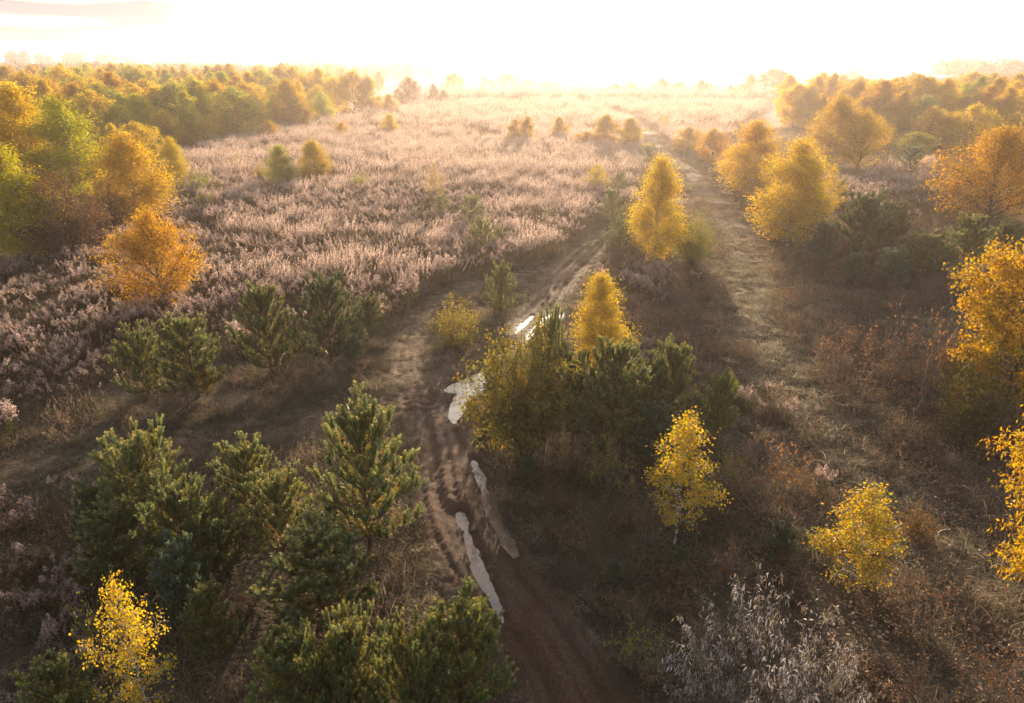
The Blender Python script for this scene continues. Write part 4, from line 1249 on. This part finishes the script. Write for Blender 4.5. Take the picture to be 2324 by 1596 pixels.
# --- pines
for a in [
    (680, 1700, 1412, 210, 'olive', 'near', 'young pine left end of the bottom edge clump'),
    (820, 1690, 1385, 210, 'olive', 'near', 'sunlit young pine in the middle of the bottom edge clump'),
    (945, 1720, 1415, 190, 'green', 'near', 'half hidden pine between the bottom clump and the track'),
    (1045, 1650, 1350, 230, 'green', 'near', 'pine at the right end of the bottom clump beside the track'),
    (165, 1690, 1468, 190, 'green', 'near', 'young pine in the bottom left corner beside the small birch'),
    (505, 1300, 1130, 140, 'green', 'near', 'pine filling the gap between the middle and light tipped pines'),
    (755, 1720, 1445, 180, 'green', 'near', 'low pine squeezed between the left end and sunlit bottom pines'),
    (735, 1415, 1188, 275, 'olive', 'near', 'bushy pine left of the rutted track above the bottom clump'),
    (840, 1255, 905, 245, 'olive', 'near', 'tall pine with upright candles left of the rutted track'),
    (755, 1225, 1140, 70, 'blue', 'near', 'tiny bluish pine between the tall and the bushy pine'),
    (350, 1235, 965, 205, 'olive', 'near', 'tall pine with a long leader on the left below the grassy track'),
    (285, 1340, 1130, 190, 'green', 'near', 'dark pine on the left with several candles before the tall leader pine'),
    (440, 1335, 1082, 200, 'green', 'near', 'dark pine in the middle of the left foreground clump'),
    (575, 1195, 998, 170, 'olive', 'near', 'light tipped pine at the back of the left foreground clump'),
    (645, 1260, 1062, 160, 'olive', 'near', 'pine at the right end of the left foreground clump'),
    (430, 1420, 1218, 140, 'blue', 'near', 'low bluish pine at the front of the left foreground clump'),
    (500, 1490, 1312, 130, 'green', 'near', 'lowest pine in the shaded gap of the left clump'),
    (235, 1235, 1090, 110, 'dark', 'near', 'dark pine at the left end of the left clump'),
    (338, 905, 738, 130, 'green', 'near', 'leftmost pine of the dark row in the goldenrod'),
    (452, 905, 714, 155, 'green', 'near', 'second pine from the left in the dark row in the goldenrod'),
    (622, 865, 640, 155, 'green', 'near', 'tall third pine of the dark row in the goldenrod'),
    (752, 825, 620, 155, 'dark', 'near', 'broad fourth pine of the dark row in the goldenrod'),
    (838, 775, 668, 85, 'dark', 'near', 'last small pine at the right of the dark row'),
    (808, 838, 762, 52, 'blue', 'near', 'little bluish pine in front of the broad dark pine'),
    (473, 905, 835, 48, 'gold', 'near', 'tiny pale pine in front of the dark row'),
    (1138, 705, 585, 82, 'olive', 'near', 'narrow pine on the island between the tracks'),
    (1240, 985, 700, 85, 'olive', 'near', 'pine with a spiky leader sticking up behind the olive shrub'),
    (1390, 1035, 765, 190, 'green', 'near', 'dark broad pine in the centre below the yellow birch'),
    (1518, 985, 762, 150, 'green', 'near', 'dark spiky pine right of the central broad pine'),
    (1455, 1000, 800, 130, 'dark', 'near', 'dark pine wedged between the two dark central pines'),
    (1300, 1010, 790, 110, 'dark', 'near', 'dark pine between the olive shrub and the broad central pine'),
    (1620, 1000, 832, 85, 'olive', 'near', 'small lit pine at the right end of the central clump'),
    (1480, 1060, 905, 120, 'blue', 'near', 'low bluish pine in front of the central clump'),
    (1545, 1290, 1235, 40, 'blue', 'near', 'seedling pine at the foot of the slim birch'),
    (1770, 1270, 1180, 75, 'blue', 'near', 'dim small pine in the shade between two small birches'),
    (1195, 1110, 1040, 55, 'blue', 'near', 'faint small pine in the shade under the olive shrub'),
    (1390, 1320, 1265, 50, 'blue', 'near', 'faint seedling pine in grass right of the muddy ruts'),
    (1092, 580, 490, 68, 'olive', 'mid', 'pine with spiky top nearest the track in the meadow'),
    (1130, 565, 512, 45, 'olive', 'mid', 'little pine touching the spiky meadow pine'),
    (1070, 522, 440, 65, 'olive', 'mid', 'middle pine of the meadow pine group'),
    (1003, 505, 435, 52, 'olive', 'mid', 'second pine from the left of the meadow pine group'),
    (952, 505, 460, 48, 'green', 'mid', 'leftmost low pine of the meadow pine group'),
    (690, 492, 456, 36, 'green', 'mid', 'lone tiny pine in the middle of the meadow'),
    (520, 522, 475, 48, 'dark', 'mid', 'lone dark little pine behind the orange willow bush'),
    (1405, 585, 497, 75, 'green', 'mid', 'pine left of the glowing birch where the track bends'),
    (1388, 510, 430, 55, 'olive', 'mid', 'hazy pine up the slope behind the track bend'),
    (1425, 550, 465, 60, 'green', 'mid', 'dark pine wedged against the glowing birch'),
    (1405, 440, 385, 45, 'olive', 'mid', 'small hazy pine right of the small glaring birch'),
    (1470, 380, 330, 55, 'olive', 'mid', 'pine glowing in the haze beside the far path'),
    (1950, 575, 428, 140, 'dark', 'near', 'broad dark pine behind the bluish pine on the right'),
    (2015, 560, 445, 100, 'dark', 'near', 'dark pine right of the broad one on the right slope'),
    (1863, 605, 502, 66, 'blue', 'near', 'pale bluish pine at the foot of the broad golden birch'),
    (1930, 650, 570, 62, 'blue', 'near', 'small bluish pine at the front of the right pine group'),
    (2015, 655, 562, 85, 'blue', 'near', 'second bluish pine at the front of the right pine group'),
    (2085, 630, 520, 125, 'green', 'near', 'spreading green pine in the right pine group'),
    (2180, 620, 478, 130, 'green', 'near', 'tall green pine under the broad orange tree'),
    (2268, 600, 495, 100, 'green', 'near', 'pine at the far right under the broad orange tree'),
    (2180, 930, 745, 120, 'gold', 'near', 'shaded olive pine below the gold tree crown'),
    (2320, 950, 700, 120, 'dark', 'near', 'dark pine cut by the right edge under the gold tree'),
    (1900, 480, 405, 45, 'olive', 'mid', 'little pine behind the broad dark pines on the right'),
    (2060, 400, 325, 70, 'blue', 'mid', 'hazy grey pine behind the frosted patch on the right'),
]:
    thing(PN, 'pine_' + a[5], a[0], a[1], a[2], a[3], a[4], a[6], 'pine')

# --- single goldenrod clumps one can point at
for s in range(3):
    rng = np.random.default_rng(400 + s)
    st = Bag(); pl = Bag()
    bag = Bag()
    for i in range(16):
        a_, r = rng.uniform(0, 2 * pi), .28 * sqrt(rng.random())
        goldenrod(bag, rng, (r * cos(a_), r * sin(a_), 0), rng.uniform(.75, 1.1), .9 if s < 2 else .2, 1.1)
    PROTO.setdefault('clump', []).append(dict(parts=[('crown', bag.mesh('stems', M['plume']))], H=1.1, R=.42))
for px, py, top, w, lab, v in [
    (1860, 1125, 1040, 50, 'green stemmed goldenrod clump beside the grassy trail', 0),
    (935, 700, 605, 60, 'greenish goldenrod clump left of the island bush', 1),
    (1010, 640, 570, 60, 'goldenrod clump at the meadow edge behind the island', 0),
    (545, 800, 720, 60, 'bright goldenrod clump between the dark row pines', 1),
    (20, 1005, 905, 80, 'frosted goldenrod clump low on the left edge', 0),
    (1690, 930, 870, 50, 'yellow green goldenrod clump right of the central pines', 1),
    (1640, 1300, 1255, 50, 'pale frosted tuft in the shaded grass above the frosted shrub', 2),
    (130, 1480, 1395, 60, 'frosted lilac goldenrod clump in the bottom left shade', 2),
]:
    r = thing('goldenrod_clump', 'clump', px, py, top, w, (1, 1, 1), lab, 'plant', var=v)
    for c in r.children:
        c.name = 'stems'

# --- woods: rows of birches
ORD = 'first second third fourth fifth sixth seventh eighth ninth tenth eleventh twelfth thirteenth fourteenth fifteenth sixteenth seventeenth eighteenth nineteenth twentieth'.split()
RW = random.Random(5)
COLN = ['yellow', 'gold', 'amber', 'olive', 'lime', 'orange']


def wood(side, rows):
    for ri, (py, x0, x1, step, hm, key_mix, rowname, shared) in enumerate(rows):
        x = x0 + RW.uniform(0, step); items = []
        while x < x1:
            items.append(x); x += step * (.74 if not shared else .85) * RW.uniform(.7, 1.35)
        cnt = {}
        for px in items:
            c = RW.choices(COLN, (6, 5, 2, 3, 4, 1) if side == 'left' else (6, 6, 4, 2, 2, 2))[0]
            by = py + RW.uniform(-5, 5) * (py - 141) / 150
            gx_, gy_ = ground(px, by)
            hh = hm * RW.uniform(.72, 1.12)
            top = pix(float(gx_), float(gy_), hh)[1]
            dd = pix(float(gx_), float(gy_), 0)[2]
            rnd = RW.random() < key_mix
            w = hh * (.86 if rnd else .66) * RW.uniform(.85, 1.25) * FPX / dd
            cnt[c] = cnt.get(c, 0) + 1
            if shared:
                lab = f'hazy {c} tree in the {rowname} of the {side} wood'
                grp = f'{c} trees in the {rowname} of the {side} wood'
            else:
                lab = f'{ORD[cnt[c]-1]} {c} tree from the left in the {rowname} of the {side} wood'
                grp = f'trees of the {side} wood'
            thing(B if not rnd else 'broadleaf_tree', 'round_far' if rnd else 'birch_far', px, by, top, w, c, lab, 'tree', group=grp)


wood('left', [
    (372, 60, 330, 62, 6.0, .45, 'front row', False),
    (338, -40, 470, 56, 6.8, .45, 'second row', False),
    (318, -90, 560, 56, 7.8, .45, 'third row', False),
    (300, -110, 690, 52, 8.4, .4, 'fourth row', False),
    (280, -120, 760, 48, 8.8, .4, 'fifth row', False),
    (262, -120, 880, 46, 9.2, .4, 'sixth row', True),
    (246, -120, 760, 42, 9.5, .35, 'seventh row', True),
    (231, -120, 800, 38, 9.8, .2, 'hazy back rows', True),
    (217, -120, 700, 36, 10., .2, 'hazy back rows', True),
    (204, -120, 830, 36, 10., .2, 'hazy back rows', True),
    (193, -120, 860, 36, 10., .2, 'hazy back rows', True),
])
wood('right', [
    (345, 2050, 2420, 62, 6.0, .4, 'front row', False),
    (318, 1950, 2430, 52, 8.0, .5, 'second row', False),
    (298, 1770, 2430, 50, 8.3, .5, 'third row', False),
    (280, 1760, 2430, 48, 8.3, .45, 'fourth row', False),
    (262, 1740, 2430, 46, 8.3, .4, 'fifth row', True),
    (246, 1780, 2430, 44, 7.5, .3, 'hazy back rows', True),
    (232, 1830, 2430, 42, 7.5, .3, 'hazy back rows', True),
])
# --- trees in the bright haze
FT = [(862, 212, 163, 26, 'spire shaped'), (930, 243, 174, 58, 'wide slanted'), (905, 232, 200, 30, 'small'), (1030, 216, 165, 54, 'rounded'), (985, 243, 190, 28, 'thin'), (1008, 243, 205, 34, 'squat'),
      (1100, 205, 172, 20, 'narrow'), (1118, 203, 180, 18, 'tiny'), (1150, 208, 164, 50, 'tall'), (1195, 205, 178, 46, 'low'), (1245, 207, 182, 70, 'wide low'), (1395, 226, 190, 48, 'dense'), (1430, 226, 186, 40, 'upright'),
      (1462, 232, 204, 34, 'short'), (1500, 222, 178, 42, 'twin topped'), (1540, 221, 186, 40, 'stout'), (1590, 224, 180, 42, 'conical'), (1612, 224, 192, 26, 'slim'), (1685, 226, 190, 44, 'triangular'), (1655, 226, 195, 18, 'wispy'),
      (1752, 218, 155, 84, 'great domed'), (1700, 222, 165, 36, 'grey'), (1842, 220, 175, 30, 'greyish upright'), (735, 215, 165, 50, 'broad'), (790, 212, 170, 50, 'bushy'), (690, 205, 172, 40, 'dim')]
for i, (px, py, top, w, adj) in enumerate(FT):
    side = 'left of the glare' if px < 1200 else ('in the glare' if px < 1300 else 'right of the glare')
    thing('broadleaf_tree', 'round_far' if w > 36 else 'birch_far', px, py, top, w, 'brown' if i % 3 else 'orange',
          f'{adj} tree faded by haze on the far meadow {side}', 'tree', group='single trees in the far haze')


# --- far woodland: one mass each
def far_wood(name, label, pts_, seed, hh):
    rng = np.random.default_rng(seed)
    bag = Bag()
    for (x0, x1, d0, d1, n) in pts_:
        y = rng.uniform(d0, d1, n); x = (rng.uniform(x0, x1, n) - CX) / FPX * y * cos(PITCH)
        for xi, yi in zip(x, y):
            h = hh * rng.uniform(.6, 1.1); r = h * rng.uniform(.35, .6)
            k = 150
            v = unit_rows(rng.normal(0, 1, (k, 3))); v *= rng.uniform(.6, 1.02, (k, 1))
            P = np.stack([xi + v[:, 0] * r, yi + v[:, 1] * r, h * .52 + v[:, 2] * h * .47], 1)
            s = rng.uniform(1.2, 2.4, k)
            bag.leaves(P, rng.normal(0, 1, (k, 3)), rng.normal(0, 1, (k, 3)), s, s * .8, np.array([.16, .12, .05]) * rng.uniform(.6, 1.4))
    o = bpy.data.objects.new(name, bag.mesh(name, M['litter'])); COL.objects.link(o)
    o['kind'] = 'stuff'; o['label'] = label; o['category'] = 'woodland'


far_wood('distant_woodland', 'grey distant woodland along the horizon on the left', [(-150, 1000, 480, 1100, 420)], 1, 11)
far_wood('distant_woodland', 'grey green distant woodland behind the houses on the right', [(2150, 2480, 420, 700, 90), (1500, 2480, 800, 1400, 330), (1000, 1700, 900, 1500, 160)], 2, 13)

# hills on the horizon
hx = np.linspace(-2600, 2800, 120); V = []
for k, (yy, f) in enumerate(((2300, 0), (2700, 1), (3300, 1), (3800, 0))):
    for x in hx:
        z = (6 + 16 * smooth(-200, 900, x) + 3 * sin(x * .004) + 2 * sin(x * .011)) * f - (1 if not f else 0)
        V.append((x, yy + 80 * sin(x * .002), z))
n = len(hx)
F = [(k * n + i, k * n + i + 1, (k + 1) * n + i + 1, (k + 1) * n + i) for k in range(3) for i in range(n - 1)]
struct('hills', mesh_np('hills', np.array(V), np.array(F), plain('wooded hill', (.08, .08, .05), scale=.02), shade=True), 'low wooded ridge on the horizon', 'hill')

# --- houses on the right, blocks of flats on the left
WALL = plain('house wall', (.5, .45, .4), .9, .08, .5); ROOF = plain('frosted roof', (.62, .58, .55), .5, .08, 1.0, .5)
FLAT = plain('flats concrete', (.30, .28, .29), .9, .06, .3); GLASS = plain('window glass', (.05, .055, .06), .1, .05, 1, .6)


def box(bag, x0, x1, y0, y1, z0, z1):
    v = [(x, y, z) for x in (x0, x1) for y in (y0, y1) for z in (z0, z1)]
    bag.add(v, [(0, 1, 3, 2), (4, 6, 7, 5), (0, 4, 5, 1), (2, 3, 7, 6), (0, 2, 6, 4), (1, 5, 7, 3)], (1, 1, 1))


def part(name, bag, mat, root):
    o = bpy.data.objects.new(name, bag.mesh(name, mat)); COL.objects.link(o); o.parent = root
    return o


def house(px, py, w, dp, h, roofh, rot, label):
    x, y = ground(px, py)
    r = bpy.data.objects.new('house', None); COL.objects.link(r); r.location = (float(x), float(y), float(hgt(x, y)) - .2); r.rotation_euler = (0, 0, rot)
    r['label'] = label; r['category'] = 'house'; r['group'] = 'houses behind the right wood'
    b = Bag(); box(b, -w / 2, w / 2, -dp / 2, dp / 2, 0, h)
    b.add([(-w / 2, -dp / 2, h), (w / 2, -dp / 2, h), (0, -dp / 2, h + roofh), (0, -dp / 2, h + roofh)], [(0, 1, 2, 3)], (1, 1, 1))
    b.add([(-w / 2, dp / 2, h), (w / 2, dp / 2, h), (0, dp / 2, h + roofh), (0, dp / 2, h + roofh)], [(0, 1, 2, 3)], (1, 1, 1))
    part('wall', b, WALL, r)
    b = Bag()
    for s in (-1, 1):
        e = w / 2 + .5; ze = h - .5 * roofh / (w / 2)
        v = [(s * e, -dp / 2 - .5, ze), (s * e, dp / 2 + .5, ze), (0, dp / 2 + .5, h + roofh), (0, -dp / 2 - .5, h + roofh)]
        v += [(a_, b_, c_ + .22) for a_, b_, c_ in v]
        b.add(v, [(0, 1, 2, 3), (4, 5, 6, 7), (0, 1, 5, 4), (1, 2, 6, 5), (2, 3, 7, 6), (3, 0, 4, 7)], (1, 1, 1))
    rf = part('roof', b, ROOF, r)
    b = Bag(); box(b, w * .18, w * .18 + .8, 0, .8, h + roofh * .4, h + roofh + 1.0); part('chimney', b, WALL, rf)
    for k in (-1, 1):
        b = Bag(); box(b, k * w * .25 - .7, k * w * .25 + .7, -dp / 2 - .05, -dp / 2 - .01, h * .35, h * .75)
        part('window', b, GLASS, r)


house(2048, 212, 12, 14, 5.2, 2.3, .15, 'largest house with a pale gable roof behind the right wood')
house(2110, 208, 14, 9, 4.6, 1.8, 1.2, 'low house with a long pale roof right of the gabled one')
house(1965, 210, 9, 11, 4.2, 1.8, .7, 'small pale house left of the gabled one')
house(1890, 205, 11, 9, 4.2, 2.2, -.5, 'hazy house beside the greyish upright tree')
house(1915, 196, 9, 9, 4.6, 2.4, .4, 'faint farther house beyond the hazy one')
house(2155, 205, 9, 9, 4.0, 1.8, -.4, 'rightmost house with a dull flat pitched roof')


def flats(px, dist, w, h, label, caps):
    y = dist; x = (px - CX) / FPX * dist * cos(PITCH)
    r = bpy.data.objects.new('apartment_block', None); COL.objects.link(r); r.location = (x, y, 0)
    r['label'] = label; r['category'] = 'building'; r['group'] = 'blocks of flats on the left horizon'
    b = Bag(); box(b, -w / 2, w / 2, -7, 7, -.5, h); part('wall', b, FLAT, r)
    for c in caps:
        b = Bag(); box(b, c * w - 4, c * w + 4, -4, 4, h, h + 2.6)
        b.add([(c * w - 6, -4.5, h + 2.6), (c * w + 6, -4.5, h + 2.6), (c * w + 3, 4.5, h + 4.4), (c * w - 3, 4.5, h + 4.4)], [(0, 1, 2, 3)], (1, 1, 1))
        part('roof_hut', b, FLAT, r)
    for k in range(7):
        b = Bag(); z = 2 + k * (h - 3) / 7
        box(b, -w / 2 + 1, w / 2 - 1, -7.12, -7.02, z, z + 1.4)
        part('window', b, GLASS, r)


flats(45, 900, 26, 19.5, 'leftmost and tallest hazy block of flats on the horizon', (-.25, .3))
flats(100, 1000, 26, 18.2, 'second hazy block of flats from the left', (-.2,))
flats(172, 950, 26, 18.8, 'third block with two rounded roof huts', (-.25, .25))
flats(245, 1050, 30, 18.8, 'fourth hazy block of flats with a long roof', (-.2, .3))
flats(290, 1150, 26, 18.2, 'faintest block of flats right of the others', ())

# ------------------------------------------------------------------ haze: one closed box round everything
hm, t, out = newmat('morning haze')
pv = N(t, 'ShaderNodeVolumePrincipled')
pv.inputs['Color'].default_value = (*HAZE_COL, 1)
pv.inputs['Density'].default_value = HAZE_DENSITY
pv.inputs['Anisotropy'].default_value = HAZE_G
t.links.new(pv.outputs[0], out.inputs['Volume'])
b = Bag(); E = 6500; box(b, -E, E, -E, E, -4, 32)
ho = bpy.data.objects.new('haze', b.mesh('haze', hm)); COL.objects.link(ho)
ho['kind'] = 'stuff'; ho['label'] = 'thin bright morning haze over the whole heath'; ho['category'] = 'haze'
